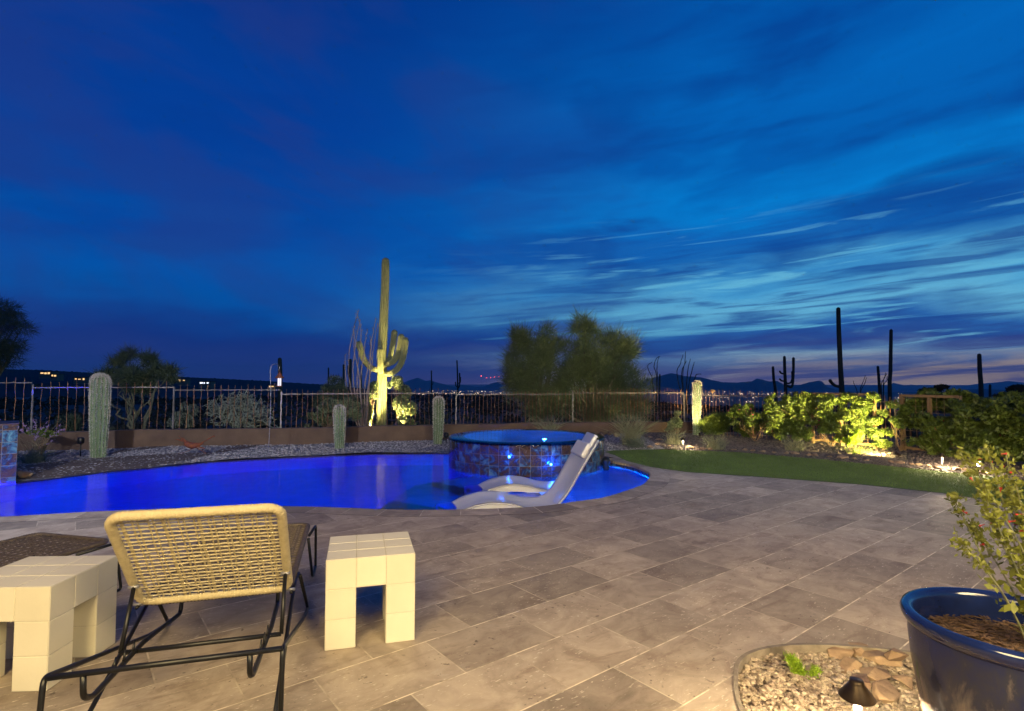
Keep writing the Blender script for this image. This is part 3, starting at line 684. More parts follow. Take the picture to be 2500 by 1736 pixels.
def sweep_lounger(origin, yaw, label):
    root = empty('pool_lounger', origin, label, 'lounger', 'white loungers standing in the pool'); root.rotation_euler.z = yaw
    pr = catmull([(0, 0, .19), (.14, 0, .235), (.34, 0, .33), (.58, 0, .385), (.82, 0, .37), (1.05, 0, .31), (1.22, 0, .29), (1.36, 0, .32), (1.50, 0, .47), (1.66, 0, .73), (1.80, 0, .955)], 5)
    W2, th = .32, .042; mb = MB(); cs = [-1, -.96, -.8, -.5, 0, .5, .8, .96, 1]; k = len(pr); m = len(cs); NB = []
    for i, p in enumerate(pr):
        t = (pr[min(i+1, k-1)]-pr[max(i-1, 0)]).normalized(); nn = Vector((-t.z, 0, t.x)); NB.append((p, nn))
    for sgn in (0, 1):
        for p, nn in NB:
            for c in cs:
                edge = .012*(1 if abs(c) == 1 else 0); dish = .03*(1-c*c)
                q = p-nn*((dish+edge) if sgn == 0 else th+.5*dish-edge); mb.v.append((q.x, c*W2, q.z))
    for i in range(k-1):
        for j in range(m-1):
            a = i*m+j; mb.f.append((a, a+m, a+m+1, a+1)); b = k*m+a; mb.f.append((b, b+1, b+m+1, b+m))
        for j in (0, m-1):
            a = i*m+j; b = k*m+a; mb.f.append((a, b, b+m, a+m) if j == m-1 else (a, a+m, b+m, b))
    for i in (0, k-1):
        f = [i*m+j for j in range(m)]+[k*m+i*m+j for j in range(m-1, -1, -1)]; mb.f.append(tuple(f if i else f[::-1]))
    mb.build('shell', M['plastic'], root, True, local=True)
    mb = MB(); mb.box((1.22, 0, .125), (.34, .56, .25)); mb.box((.05, 0, .09), (.10, .56, .18)); bevelmod(mb.build('base', M['plastic'], root, local=True), .03, 3)
    # arched side skirts carrying the shell
    for sy in (-1, 1):
        mb = MB(); top = [(p-nn*.035) for p, nn in NB[:32]]
        low = [Vector((p.x, 0, .0 if (p.x < .05 or 1.0 < p.x < 1.42) else p.z-.05-min(.03, .012+.018*math.sin(math.pi*min(1, max(0, p.x/1.0)))))) for p in top]
        kk = len(top)
        for yy in (W2-.001, W2-.045):
            mb.v += [(p.x, sy*yy, p.z) for p in top]+[(p.x, sy*yy, min(p.z-.01, q.z)) for p, q in zip(top, low)]
        for s0 in (0, 2*kk): mb.f += [(s0+i, s0+i+1, s0+kk+i+1, s0+kk+i) for i in range(kk-1)]
        mb.f += [(kk+i, kk+i+1, 3*kk+i+1, 3*kk+i) for i in range(kk-1)]
        mb.build('side_skirt', M['plastic'], root, local=True)
    e, nn = NB[-1]; d = (NB[-1][0]-NB[-4][0]).normalized(); c = e-d*.05+nn*.012
    mb = MB(); q0 = c-d*.09; q1 = c+d*.10
    for q in (q0, q1):
        for s_, u in ((-.24, -.028), (.24, -.028), (.24, .028), (-.24, .028)): mb.v.append((q.x+nn.x*u, s_, q.z+nn.z*u))
    mb.f = [(0, 1, 2, 3), (7, 6, 5, 4), (0, 4, 5, 1), (1, 5, 6, 2), (2, 6, 7, 3), (3, 7, 4, 0)]
    bevelmod(mb.build('headrest', M['plastic'], root, local=True), .02, 3)
sweep_lounger((-.90, 6.56, -.358), R(9), 'white in-water lounger nearest the deck with its back raised against the spa')
sweep_lounger((-.66, 7.72, -.358), R(6), 'second white in-water lounger closer to the spa wall')

# ================================================================== PATIO FURNITURE
def cube_table(corner, yaw, label):
    # corner = front right foot; the table runs to the left and away from the camera; 3 x 3 x 3 tiles
    s = .457; t = s/3; root = empty('tile_table', (corner[0], corner[1], 0), label, 'side table', 'cream tiled cube tables'); root.rotation_euler.z = yaw
    solid = lambda i, j, k: 0 <= i < 3 and 0 <= j < 3 and 0 <= k < 3 and (k == 2 or (i != 1 and j != 1))
    body = MB(); tiles = MB(); e = .0028; g = .0016
    for i in range(3):
        for j in range(3):
            for k in range(3):
                if not solid(i, j, k): continue
                c = Vector((-s+(i+.5)*t, (j+.5)*t, (k+.5)*t))
                for ax in range(3):
                    for sg in (-1, 1):
                        q = [i, j, k]; q[ax] += sg
                        if solid(*q): continue
                        n = Vector((0, 0, 0)); n[ax] = sg; a = Vector((0, 0, 0)); b = Vector((0, 0, 0)); a[(ax+1) % 3] = t/2; b[(ax+2) % 3] = t/2
                        o = c+n*(t/2-e); quad = [o-a-b, o+a-b, o+a+b, o-a+b]
                        if sg < 0: quad = quad[::-1]
                        body.add(quad, [(0, 1, 2, 3)])
                        if ax == 2 and sg < 0 and k == 0: continue
                        a2 = a*((t/2-g)/(t/2)); b2 = b*((t/2-g)/(t/2)); a3 = a*((t/2-g-.0016)/(t/2)); b3 = b*((t/2-g-.0016)/(t/2))
                        lo = c+n*(t/2-e-.0005); hi = c+n*(t/2); L0 = [lo-a2-b2, lo+a2-b2, lo+a2+b2, lo-a2+b2]; L1 = [hi-a3-b3, hi+a3-b3, hi+a3+b3, hi-a3+b3]
                        f = [(4, 5, 6, 7), (0, 1, 5, 4), (1, 2, 6, 5), (2, 3, 7, 6), (3, 0, 4, 7)]
                        if sg < 0: f = [x[::-1] for x in f]
                        tiles.add(L0+L1, f)
    body.build('body', M['tile_grout'], root, local=True); tiles.build('tile_facing', M['tile_cream'], root, local=True)
cube_table((-.52, 3.02), .271, 'cream tiled cube table standing alone right of the woven lounger')
cube_table((-2.075, 2.531), .0445, 'cream tiled cube table at the left edge between the two loungers')

def patio_lounger(loc, yaw, label, lower_back=False):
    root = empty('patio_lounger', (loc[0], loc[1], 0), label, 'lounger', 'black framed woven patio loungers'); root.rotation_euler.z = yaw
    wb, zh, Lb, an, sl, wf = .321, .355, .638, .86, 1.372, .372
    def rrect(x0, x1, v0, v1, r, f):
        pts = []
        for cx, cy, a0 in ((x1-r, v1-r, 0), (x0+r, v1-r, 90), (x0+r, v0+r, 180), (x1-r, v0+r, 270)):
            for k in range(7): a = R(a0+15*k); pts.append(f(cx+r*math.cos(a), cy+r*math.sin(a)))
        return pts
    fb = lambda x, v, o=0: Vector((x, -v*math.cos(an)-o*math.sin(an), zh+v*math.sin(an)-o*math.cos(an)))
    fs = lambda x, v, o=0: Vector((x, .035+v, .335-o))
    def woven(f, vlen, mat, tube_r, nm, frame_nm):
        rim = rrect(-wb, wb, 0, vlen, .055, lambda x, v: f(x, v))
        # rope wound round the frame: fine ridges
        dense = []
        for i in range(len(rim)):
            p, q = rim[i], rim[(i+1) % len(rim)]; k = max(1, int((q-p).length/.0045))
            dense += [p+(q-p)*(j/k) for j in range(k)]
        mb = MB(); mb.tube(dense, [tube_r*(1+.055*math.sin(i*1.9)+.02*math.sin(i*.37)) for i in range(len(dense))], 10, closed=True)
        fr = mb.build(frame_nm, mat, root, True, local=True)
        mb = MB(); rr = random.Random(5); nw = int(vlen/.0285); nc = 21
        cols = []
        for j in range(nc):
            x = -wb+.03+(2*wb-.06)*(j+.5)/nc+(.006 if j % 2 else -.003); cols.append(x)
        for j, x in enumerate(cols):
            w = .0036 if j % 5 else .0070
            pts = [f(x+.0012*math.sin(i*.3+j), vlen*i/40, 0*math.sin(math.pi*i*nw/40+j*math.pi)) for i in range(41)]
            for i in range(40):
                a, b = pts[i], pts[i+1]; X = Vector((w, 0, 0)); n = (b-a).cross(X).normalized()*.0016
                mb.add([a-X-n, a+X-n, b+X-n, b-X-n, a-X+n, a+X+n, b+X+n, b-X+n], [(0, 1, 2, 3), (7, 6, 5, 4), (0, 3, 7, 4), (1, 5, 6, 2)])
        for k in range(nw):
            v = .03+(vlen-.06)*(k+.5)/nw+rr.uniform(-.002, .002); sag = rr.uniform(-.004, .004)
            for off in (0,):
                pts = []
                for i in range(nc*2+1):
                    u = i/(nc*2); x = -wb+2*wb*u
                    pts.append(f(x, v+off+sag*math.sin(math.pi*u), .0016*math.cos(math.pi*(i/2+k))))
                mb.tube(pts, .0043, 6, cap=False)
        mb.build(nm, mat, root, True, local=True)
    woven(fb, Lb, M['rope'], .0205, 'backrest', 'backrest_frame')
    woven(fs, sl-.05, M['shaded_rope'], .015, 'seat', 'seat_frame')
    bk = M['black_metal']; r = .0095
    def rod(nm, pts, rr=r, sub=5, sm_=True):
        mb = MB(); mb.tube(catmull(pts, sub) if sm_ else pts, rr, 8); return mb.build(nm, bk, root, True, local=True)
    def bent(pts, rad=.03):                                    # polyline with rounded corners
        out = [Vector(pts[0])]
        for a, b, c in zip(pts, pts[1:], pts[2:]):
            a, b, c = Vector(a), Vector(b), Vector(c); d1 = (a-b).normalized(); d2 = (c-b).normalized(); p, q = b+d1*rad, b+d2*rad
            out += [p*(1-t)**2+b*2*t*(1-t)+q*t*t for t in (0, .25, .5, .75, 1)]
        out.append(Vector(pts[-1])); return out
    def leg(nm, pts, rad=.03, rr=r): mb = MB(); mb.tube(bent(pts, rad), rr, 8); return mb.build(nm, bk, root, True, local=True)
    for s in (-1, 1):
        # far leg, middle V leg with its long runner back to the crossbar
        leg('leg', [(s*(wf-.03), sl-.25, .315), (s*wf, sl-.02, .325), (s*wf, sl+.03, .012), (s*(wf-.01), sl-.18, .012), (s*(wf-.03), sl-.33, .315)], .025)
        leg('leg', [(s*(wf-.02), .26, .325), (s*wf, .617, .012), (s*wf, .30, .08), (s*wf, -.741, .387), (s*wf, -.80, .0)], .03)
        leg('leg', [(s*(wf-.04), .20, .325), (s*(wf-.035), -.86, .004)], .01)
        # ratchet rail hanging below the seat, with three teeth
        leg('ratchet_rail', [(s*.235, .36, .325), (s*.235, .31, .17), (s*.26, -.15, .23), (s*.26, -.66, .265), (s*.26, -.735, .30), (s*.26, -.739, .38)], .03, .0105)
        for k in range(3):
            y = -.28-.10*k; mb = MB(); mb.tube([(s*.26, y, .243+.012*k), (s*.26, y+.02, .285+.012*k)], [.006, .003], 6); mb.build('ratchet_tooth', bk, root, True, local=True)
        # backrest stay
        p = fb(s*wb*.98, .16, .02); leg('backrest_stay', [p, (s*.315, -.25, .235)], .01, .009)
        leg('hinge_rail', [(s*(wb+.012), -.02, .335), (s*(wf-.03), .30, .325)], .01, .008)
        mb = MB(); mb.tube([p+Vector((-s*.02, 0, 0)), p+Vector((s*.022, 0, 0))], .009, 8); mb.build('bolt', M['steel'], root, True, local=True)
        mb = MB(); q = fb(s*wb, .0, .0); mb.tube([q+Vector((-s*.022, 0, -.01)), q+Vector((s*.03, 0, -.01))], .008, 8); mb.build('bolt', M['steel'], root, True, local=True)
    leg('support_bar', [(-.315, -.25, .235), (.315, -.25, .235)], .01, .0105)
    mb = MB(); mb.tube([(-wf+.01, -.742, .385), (wf, -.742, .385)], .0105, 8); mb.build('crossbar', bk, root, True, local=True)
    return root
patio_lounger((-1.42, 2.716), .285, 'tan woven lounger with raised back between the two tiled tables')
patio_lounger((-3.293, 2.452), R(-14.6), 'woven lounger mostly out of view behind the left tiled table')

# ================================================================== PLANTS
rng = np.random.default_rng(11)
def unit(n): v = rng.normal(size=(n, 3)); return v/np.linalg.norm(v, axis=1, keepdims=True)
def leaf_quads(pts, size, flat=0.0, long=2.0, up=0.0):
    n = len(pts); a = unit(n); a[:, 2] = a[:, 2]*(1-flat)+up; a /= np.linalg.norm(a, axis=1, keepdims=True)
    b = np.cross(a, unit(n)); b /= np.linalg.norm(b, axis=1, keepdims=True)
    s = size*rng.uniform(.6, 1.3, (n, 1)); a = a*s*long/2; b = b*s/2
    return np.stack([pts-a, pts+b*.9-a*.1, pts+a, pts-b*.9-a*.1], 1)
def strips(p0, d, w):                                          # thin tapering blades
    sd = np.cross(d, unit(len(p0))); sd /= np.linalg.norm(sd, axis=1, keepdims=True)+1e-9
    return np.stack([p0-sd*w/2, p0+sd*w/2, p0+d], 1)
def clump_pts(clumps, n):                                      # points inside ellipsoids, denser towards their skin
    cs = np.array([c[:3] for c in clumps], float); rs = np.array([(c[3:6] if len(c) > 4 else (c[3],)*3) for c in clumps], float)
    w = rs.prod(1)**.7; idx = rng.choice(len(clumps), n, p=w/w.sum())
    u = unit(n)*rng.uniform(.25, 1.0, (n, 1))**.5
    return cs[idx]+u*rs[idx], u, idx
def subclumps(clumps, k, f=.38, seed=0):
    out = []; r = np.random.default_rng(seed)
    for c in clumps:
        rx, ry, rz = (c[3], c[3], c[3]) if len(c) == 4 else c[3:6]
        for _ in range(k):
            u = r.normal(size=3); u /= np.linalg.norm(u); u *= r.uniform(.35, .95); s = r.uniform(.6, 1.15)*f
            out.append((c[0]+u[0]*rx, c[1]+u[1]*ry, c[2]+u[2]*rz, rx*s, ry*s, rz*s))
    return out
def branchy(mb, base, tips, r0, wob=.08, seed=0, r1=.004):
    rr = random.Random(seed)
    for t in tips:
        b = Vector(base); t = Vector(t); pts = []
        for i in range(8):
            u = i/7; p = b+(t-b)*u; p.z = b.z+(t.z-b.z)*(u**.85); s = math.sin(math.pi*u)*wob
            pts.append(p+Vector((rr.uniform(-s, s), rr.uniform(-s, s), rr.uniform(-s, s)*.5)))
        mb.tube(pts, [r0+(r1-r0)*(i/7)**.8 for i in range(8)], 6)
def Qc(px, py, d, rx, rz, ry=None): p = Q(px, py, d); k = d/FPX; return (p.x, p.y, p.z, rx*k, (ry or (rx+rz)/2)*k, rz*k)

def feather_tree(name, base, clumps, n, label, cat, mat='leaf_pale', ln=.28, w=.010, seed=1, tips=10, sub=9, r0=.07, droop=.1, leafn=0, up=.25):
    root = empty(name, base, label, cat)
    sc_ = subclumps(clumps, sub, .42 if sub < 12 else .30, seed); pts, u, idx = clump_pts(sc_, n)
    cs = np.array([c[:3] for c in sc_])[idx]; d = u*.9+unit(n)*.7+np.array([0, 0, up]); d /= np.linalg.norm(d, axis=1, keepdims=True)
    d = d*rng.uniform(.4, 1.2, (n, 1))*ln; d[:, 2] -= droop*ln*rng.random(n)
    fastmesh('crown', strips(pts, d, w), 3, M[mat], root)
    if leafn:
        p2, _, _ = clump_pts(sc_, leafn); fastmesh('leaves', leaf_quads(p2, .03), 4, M[mat], root)
    mb = MB(); rr = random.Random(seed); tp = [rr.choice(sc_) for _ in range(tips*2)]; tp = [(c[0]+rr.uniform(-1, 1)*c[3], c[1], c[2]+c[5]*rr.uniform(.2, 1.5)) for c in tp]; branchy(mb, base, tp, r0, .14, seed)
    mb.build('trunk', M['bark'], root, True); return root
def leafy(name, base, clumps, n, size, mat, label, cat='bush', sub=8, tips=10, r0=.016, seed=2, flowers=None, stem='wood_stem', f=.42, long=2.0, group=None):
    root = empty(name, base, label, cat, group); s_ = subclumps(clumps, sub, f, seed); p, _, _ = clump_pts(s_, n)
    fastmesh('foliage', leaf_quads(p, size, long=long), 4, M[mat], root)
    mb = MB(); rr = random.Random(seed); branchy(mb, base, [rr.choice(s_)[:3] for _ in range(tips)], r0, .06, seed); mb.build('stem', M[stem], root, True)
    if flowers:
        q, _, _ = clump_pts(s_, flowers[0]); q = np.repeat(q, 9, 0)+rng.normal(size=(flowers[0]*9, 3))*.030; fastmesh('flower', leaf_quads(q, .034, long=1.3), 4, M[flowers[1]], root)
    return root

def ribbed(mb, pts, rad, ribs, amp=.14):
    pr = []
    for i in range(ribs): pr += [1.0, 1-amp*.55, 1-amp, 1-amp*.55] if ribs <= 18 and amp > .1 else [1.0, 1-amp]
    mb.tube(pts, rad, len(pr), prof=pr)
def dome(rad, n, base=.8, k=6):                                 # radii that swell from the foot and close in a dome
    out = []
    for i in range(n):
        t = i/(n-1); r = rad*(base+(1-base)*min(1, t*2.2))
        out.append(r)
    return out
def column_pts(a, b, r, n=18, bow=.0, base=.78):
    a, b = Vector(a), Vector(b); H = (b-a).length; pts = []; rad = []
    body = 1-r/H
    for i in range(n):
        t = body*i/(n-1); p = a+(b-a)*t+Vector((bow*math.sin(math.pi*t), 0, 0)); pts.append(p); rad.append(r*(base+(1-base)*min(1, t*1.9)))
    for k in range(1, 7):
        th = k/6*math.pi/2*.97; pts.append(a+(b-a)*(body+r/H*math.sin(th))); rad.append(r*math.cos(th))
    return pts, rad
def fuzzy_cactus(base, top, r, label, bow=0, ribs=16, dens=9000, amp=.14, spl=.05):
    root = empty('column_cactus', base, label, 'cactus'); pts, rad = column_pts(base, top, r, 20, bow)
    mb = MB(); ribbed(mb, pts, rad, ribs, amp); mb.build('stem', M['cactus'], root)
    n = dens; H = (Vector(top)-Vector(base)).length; u = rng.random(n); w = rng.random(n)
    keep = rng.random(n) < (.35+.9*np.clip((u-.25)/.75, 0, 1)); u = u[keep]; n = len(u)
    rib = rng.integers(0, ribs, n); ang = 2*np.pi*(rib/ribs)+rng.normal(size=n)*.02
    idx = u*(len(pts)-1); i0 = np.clip(idx.astype(int), 0, len(pts)-2); f = (idx-i0)[:, None]; pa = np.array([tuple(p) for p in pts]); ra = np.array(rad)
    c = pa[i0]*(1-f)+pa[i0+1]*f; rr_ = (ra[i0]*(1-f[:, 0])+ra[i0+1]*f[:, 0])[:, None]
    # same frame as MB.tube: first axis is +x for an upright stem
    o = np.stack([np.cos(ang), np.sin(ang), np.zeros(n)], 1); p0 = c+o*rr_*.97
    d = o*1.0+unit(n)*.9+np.array([0, 0, .1]); d /= np.linalg.norm(d, axis=1, keepdims=True); d *= rng.uniform(.4, 1, (n, 1))*spl*(.6+.7*(u[:, None]))
    fastmesh('spines', strips(p0, d, .0075), 3, M['spines'], root); return root

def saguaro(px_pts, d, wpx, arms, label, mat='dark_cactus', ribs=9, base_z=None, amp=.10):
    pts = [Q(x, y, d) for x, y in px_pts]; k = d/FPX
    if base_z is not None: pts[0] = Vector((pts[0].x, pts[0].y, base_z))
    root = empty('saguaro', pts[0], label, 'cactus')
    def limb(nm, pp, r, taper):
        c = catmull(pp, 6); n = len(c); L_ = sum((c[i+1]-c[i]).length for i in range(n-1)); rad = []; acc = 0
        for i in range(n):
            if i: acc += (c[i]-c[i-1]).length
            t = acc/L_; rr = r*(taper[0]+(taper[1]-taper[0])*t)
            if acc > L_-r: rr *= math.sqrt(max(.02, 1-((acc-(L_-r))/r)**2))
            rad.append(rr)
        e = c[-1]; t = (c[-1]-c[-2]).normalized(); extra = [(c[-2]+(c[-1]-c[-2])*q) for q in (.35, .7)]
        c = c[:-1]+[x for x in extra]+[e]; r2 = rad[-2]; rl = r*taper[1]
        def cap(pos):
            a2 = L_-(pos-e).length; return rl*math.sqrt(max(.03, 1-((a2-(L_-rl))/rl)**2)) if a2 > L_-rl else rl
        rad = rad[:-1]+[cap(x) for x in extra]+[rl*.12]
        mb = MB(); ribbed(mb, c, rad, ribs, amp); mb.build(nm, M[mat], root, ribs < 10)
    limb('trunk', pts, wpx/2*k, (1.0, .74))
    for ap, aw, dd in arms: limb('arm', [Q(x, y, d+dd*(i > 0)) for i, (x, y) in enumerate(ap)], aw/2*k, (.75, .95))
    return root

# ---- the tall lit saguaro beyond the fence
D = 20.0
big = saguaro([(929, 1056), (930.5, 1020), (932, 960), (932.5, 910), (932.5, 866), (935, 820), (937, 780), (939, 730), (940.5, 690), (941.5, 629)], D, 26, [
    ([(926, 904), (914, 901), (900, 893), (888, 877), (881, 856), (874, 833)], 17, -.2), ([(931, 917), (929, 895), (928, 870), (928, 848)], 17, -.25),
    ([(938, 891), (950, 888), (964, 878), (973, 860), (978, 838), (980, 815)], 18, -.1), ([(939, 912), (954, 911), (969, 902), (980, 884), (987, 855), (990, 823)], 18, -.35),
    ([(944, 888), (952, 874), (957, 852), (961, 828), (964, 805)], 17, .35)], 'tall saguaro with curved arms lit yellow from below beyond the fence', 'saguaro', 13, -.55, .16)
def spot_fixture(name, loc, target, power, color, label, spot=60, blend=.6, mat='bronze_metal', size=.02, scale=1.0, lens='bulb'):
    loc = Vector(loc); root = empty(name, loc, label, 'garden light'); t = (Vector(target)-loc).normalized(); s = scale
    h = loc+Vector((0, 0, .09*s)); mb = MB(); mb.tube([loc-Vector((0, 0, .06)), h], .008*s, 8); mb.build('stake', M[mat], root)
    mb = MB(); pts = [h-t*.045*s, h-t*.035*s, h+t*.035*s, h+t*.055*s]; mb.tube(pts, [.014*s, .024*s, .028*s, .030*s], 14, cap=False); mb.tube([h-t*.046*s, h-t*.045*s], [.002, .014*s], 14); mb.build('housing', M[mat], root, True)
    mb = MB(); mb.tube([h+t*.045*s, h+t*.047*s], .025*s, 14); mb.build('lens', M[lens], root)
    lamp('SPOT', 'spot_lamp', h+t*.07*s, power, color, size, h+t*3, spot, blend, root); return root
YEL = (1, .80, .30)
p = Q(946, 1048, 18.9)
spot_fixture('uplight', (p.x, p.y, -.40), Q(936, 925, 20), 1500, YEL, 'small spotlight at the foot of the lit saguaro', 95, 1.0)
p = Q(971, 1048, 18.4)
spot_fixture('uplight', (p.x, p.y, -.38), Q(972, 970, 19.4), 800, YEL, 'round spotlight lighting the shrub right of the saguaro trunk', 90, .9)
p = Q(905, 1050, 18.8)
spot_fixture('uplight', (p.x, p.y, -.40), Q(905, 960, 19.3), 1300, YEL, 'small spotlight under the yellow lit shrub left of the saguaro trunk', 80, .8)

# ---- dark saguaros on the slope
tzb = lambda px, d: (lambda q: tz(q.x, q.y)-.1)(Q(px, 950, d))
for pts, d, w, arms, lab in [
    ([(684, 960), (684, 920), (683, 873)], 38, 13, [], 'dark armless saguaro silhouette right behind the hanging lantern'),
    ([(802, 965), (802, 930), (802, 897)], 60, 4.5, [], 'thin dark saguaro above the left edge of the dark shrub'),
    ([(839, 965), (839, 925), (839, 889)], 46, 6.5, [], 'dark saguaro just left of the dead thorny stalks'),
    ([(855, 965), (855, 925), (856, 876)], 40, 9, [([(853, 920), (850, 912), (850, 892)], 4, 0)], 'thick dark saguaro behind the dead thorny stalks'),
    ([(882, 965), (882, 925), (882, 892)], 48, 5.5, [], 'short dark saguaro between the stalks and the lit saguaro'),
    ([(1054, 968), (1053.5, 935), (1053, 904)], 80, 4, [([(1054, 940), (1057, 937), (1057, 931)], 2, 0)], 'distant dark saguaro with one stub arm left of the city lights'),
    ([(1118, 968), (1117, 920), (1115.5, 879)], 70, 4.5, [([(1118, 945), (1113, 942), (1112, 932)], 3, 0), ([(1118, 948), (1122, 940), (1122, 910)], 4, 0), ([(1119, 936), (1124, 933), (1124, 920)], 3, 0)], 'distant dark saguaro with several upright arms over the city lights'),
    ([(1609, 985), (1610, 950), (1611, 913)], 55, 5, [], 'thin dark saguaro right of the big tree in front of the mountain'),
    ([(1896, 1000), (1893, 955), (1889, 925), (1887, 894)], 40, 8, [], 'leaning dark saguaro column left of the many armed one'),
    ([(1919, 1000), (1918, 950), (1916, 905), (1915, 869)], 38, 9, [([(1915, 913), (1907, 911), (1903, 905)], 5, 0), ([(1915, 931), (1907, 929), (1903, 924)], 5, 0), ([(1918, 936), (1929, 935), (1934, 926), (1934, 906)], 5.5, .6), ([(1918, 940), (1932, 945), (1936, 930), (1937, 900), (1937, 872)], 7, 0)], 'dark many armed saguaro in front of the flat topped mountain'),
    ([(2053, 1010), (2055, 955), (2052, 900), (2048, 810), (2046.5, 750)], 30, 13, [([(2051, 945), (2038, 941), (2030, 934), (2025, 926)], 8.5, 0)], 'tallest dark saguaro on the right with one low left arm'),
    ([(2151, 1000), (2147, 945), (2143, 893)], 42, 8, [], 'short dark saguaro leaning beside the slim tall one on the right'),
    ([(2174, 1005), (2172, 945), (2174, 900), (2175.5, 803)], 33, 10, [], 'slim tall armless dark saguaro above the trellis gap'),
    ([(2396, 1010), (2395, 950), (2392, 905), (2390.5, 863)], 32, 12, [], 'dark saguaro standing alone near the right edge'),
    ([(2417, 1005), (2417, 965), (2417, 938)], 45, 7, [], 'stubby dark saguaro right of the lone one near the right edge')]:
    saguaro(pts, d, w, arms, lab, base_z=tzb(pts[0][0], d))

# ---- fuzzy column cacti in the gravel
def fc(bx, by, tx, ty, wpx, z, label, **k):
    b = P(bx, by, z); d = b.y; t = Q(tx, ty, d); b.z -= .05; fuzzy_cactus(b, t, wpx/2*d/FPX, label, **k)
fc(240, 1116, 246, 914, 40, -.08, 'tallest fuzzy columnar cactus on the left with a woolly top', bow=.0, ribs=15, dens=15000)
fc(829, 1094, 829, 990, 27, -.08, 'shortest fuzzy columnar cactus standing in front of the lit saguaro', ribs=13, dens=7000)
fc(1068, 1083, 1071, 969, 26, -.08, 'fuzzy columnar cactus just left of the spa rim', bow=.01, ribs=13, dens=7000)
fc(1700, 1062, 1702, 930, 20, .0, 'glowing columnar cactus lit golden at the far end of the lawn', ribs=12, dens=9000)
c0 = P(1700, 1062); spot_fixture('uplight', (c0.x-.25, c0.y-1.0, 0.0), (c0.x, c0.y, .75), 420, (1, .78, .36), 'small spotlight aimed up at the golden cactus', 60, .7)

# ---- trees and shrubs beyond the fence
feather_tree('palo_verde', Q(-60, 1040, 20), [Qc(-60, 760, 20, 130, 60), Qc(30, 800, 20, 72, 26), Qc(-20, 850, 20, 90, 40), Qc(-50, 890, 20, 90, 30)], 14000, 'dark feathery tree leaning in at the left edge', 'tree', 'leaf_dark', .38, .014, 3, 12, r0=.12, up=.05, leafn=5000)
t1 = feather_tree('palo_verde', Q(322, 1046, 16.5), [Qc(330, 908, 16.5, 56, 28), Qc(262, 918, 16.5, 28, 22), Qc(398, 912, 16.5, 36, 28), Qc(312, 868, 16.5, 20, 18), Qc(360, 878, 16.5, 26, 18), Qc(284, 885, 16.5, 20, 16), Qc(424, 900, 16.5, 14, 10), Qc(350, 940, 16.5, 44, 22)], 6500, 'feathery grey green tree with forked bare trunks behind the tallest fuzzy cactus', 'tree', 'leaf_dark', .34, .016, 5, 4, r0=.03, leafn=9000)
mb = MB(); branchy(mb, Q(350, 1050, 16.3), [Q(372, 960, 16.3), Q(385, 930, 16.3)], .05, .09, 3, .018); branchy(mb, Q(324, 1050, 16.3), [Q(270, 985, 16.3), Q(300, 960, 16.3), Q(318, 970, 16.3), Q(322, 940, 16.5)], .05, .10, 4, .016); mb.build('limbs', M['bark'], t1, True)
feather_tree('palo_verde', Q(1320, 1050, 18.5), [Qc(1300, 880, 18.5, 66, 80), Qc(1265, 930, 18.5, 36, 80), Qc(1275, 840, 18.5, 36, 46), Qc(1340, 850, 18.5, 44, 56), Qc(1310, 970, 18.5, 84, 70)], 14000, 'bushy feathery tree directly behind the spa', 'tree', 'leaf_pale', .50, .015, 7, 22, sub=15, r0=.06, leafn=5000, up=.5)
feather_tree('palo_verde', Q(1450, 1050, 18), [Qc(1440, 850, 18, 66, 66), Qc(1500, 865, 18, 72, 60), Qc(1430, 920, 18, 80, 76), Qc(1530, 935, 18, 58, 70), Qc(1425, 808, 18, 36, 38), Qc(1480, 985, 18, 100, 60), Qc(1380, 950, 18, 46, 80)], 21000, 'largest bushy green tree beyond the fence right of the spa', 'tree', 'leaf_pale', .52, .015, 9, 28, sub=15, r0=.07, leafn=9000, up=.5)
feather_tree('creosote_bush', Q(820, 1050, 17.2), [Qc(815, 950, 17.2, 36, 30), Qc(800, 985, 17.2, 44, 44), Qc(850, 980, 17.2, 36, 46)], 9000, 'dark rounded bush left of the dead thorny stalks', 'bush', 'leaf_dark', .13, .012, 11, 10, r0=.02, leafn=6000)
leafy('jojoba', Q(800, 1052, 16.2), [Qc(812, 1000, 16.2, 52, 38), Qc(770, 1030, 16.2, 28, 20), Qc(850, 1010, 16.2, 34, 36)], 5200, .042, 'leaf_jojoba', 'grey leaved shrub at the fence behind the shortest fuzzy cactus', seed=4, tips=22, r0=.012)
leafy('jojoba', Q(905, 1052, 19.2), [Qc(900, 990, 19.2, 22, 56), Qc(912, 950, 19.2, 15, 28)], 5200, .052, 'leaf_jojoba', 'yellow lit leafy shrub left of the saguaro trunk', seed=5)
leafy('jojoba', Q(975, 1052, 19.4), [Qc(970, 970, 19.4, 28, 48), Qc(985, 1010, 19.4, 34, 40), Qc(968, 935, 19.4, 18, 20)], 6500, .055, 'leaf_jojoba', 'lit leafy shrub right of the saguaro trunk', seed=6)
feather_tree('desert_shrub', P(440, 1060, -.1)+Vector((0, 1.2, 0)), [Qc(430, 1020, 14.5, 32, 26), Qc(460, 1010, 14.5, 22, 34)], 2500, 'small silvery bush behind the fence left of the cholla', 'bush', 'leaf_grey', .06, .016, 13, 8, r0=.008, leafn=4200)
feather_tree('desert_shrub', Q(160, 1050, 14.5), [Qc(160, 1035, 14.5, 34, 22)], 2600, 'low dim bush behind the fence near the blue tiled column', 'bush', 'leaf_dark', .13, .008, 14, 8, r0=.006, up=.8)

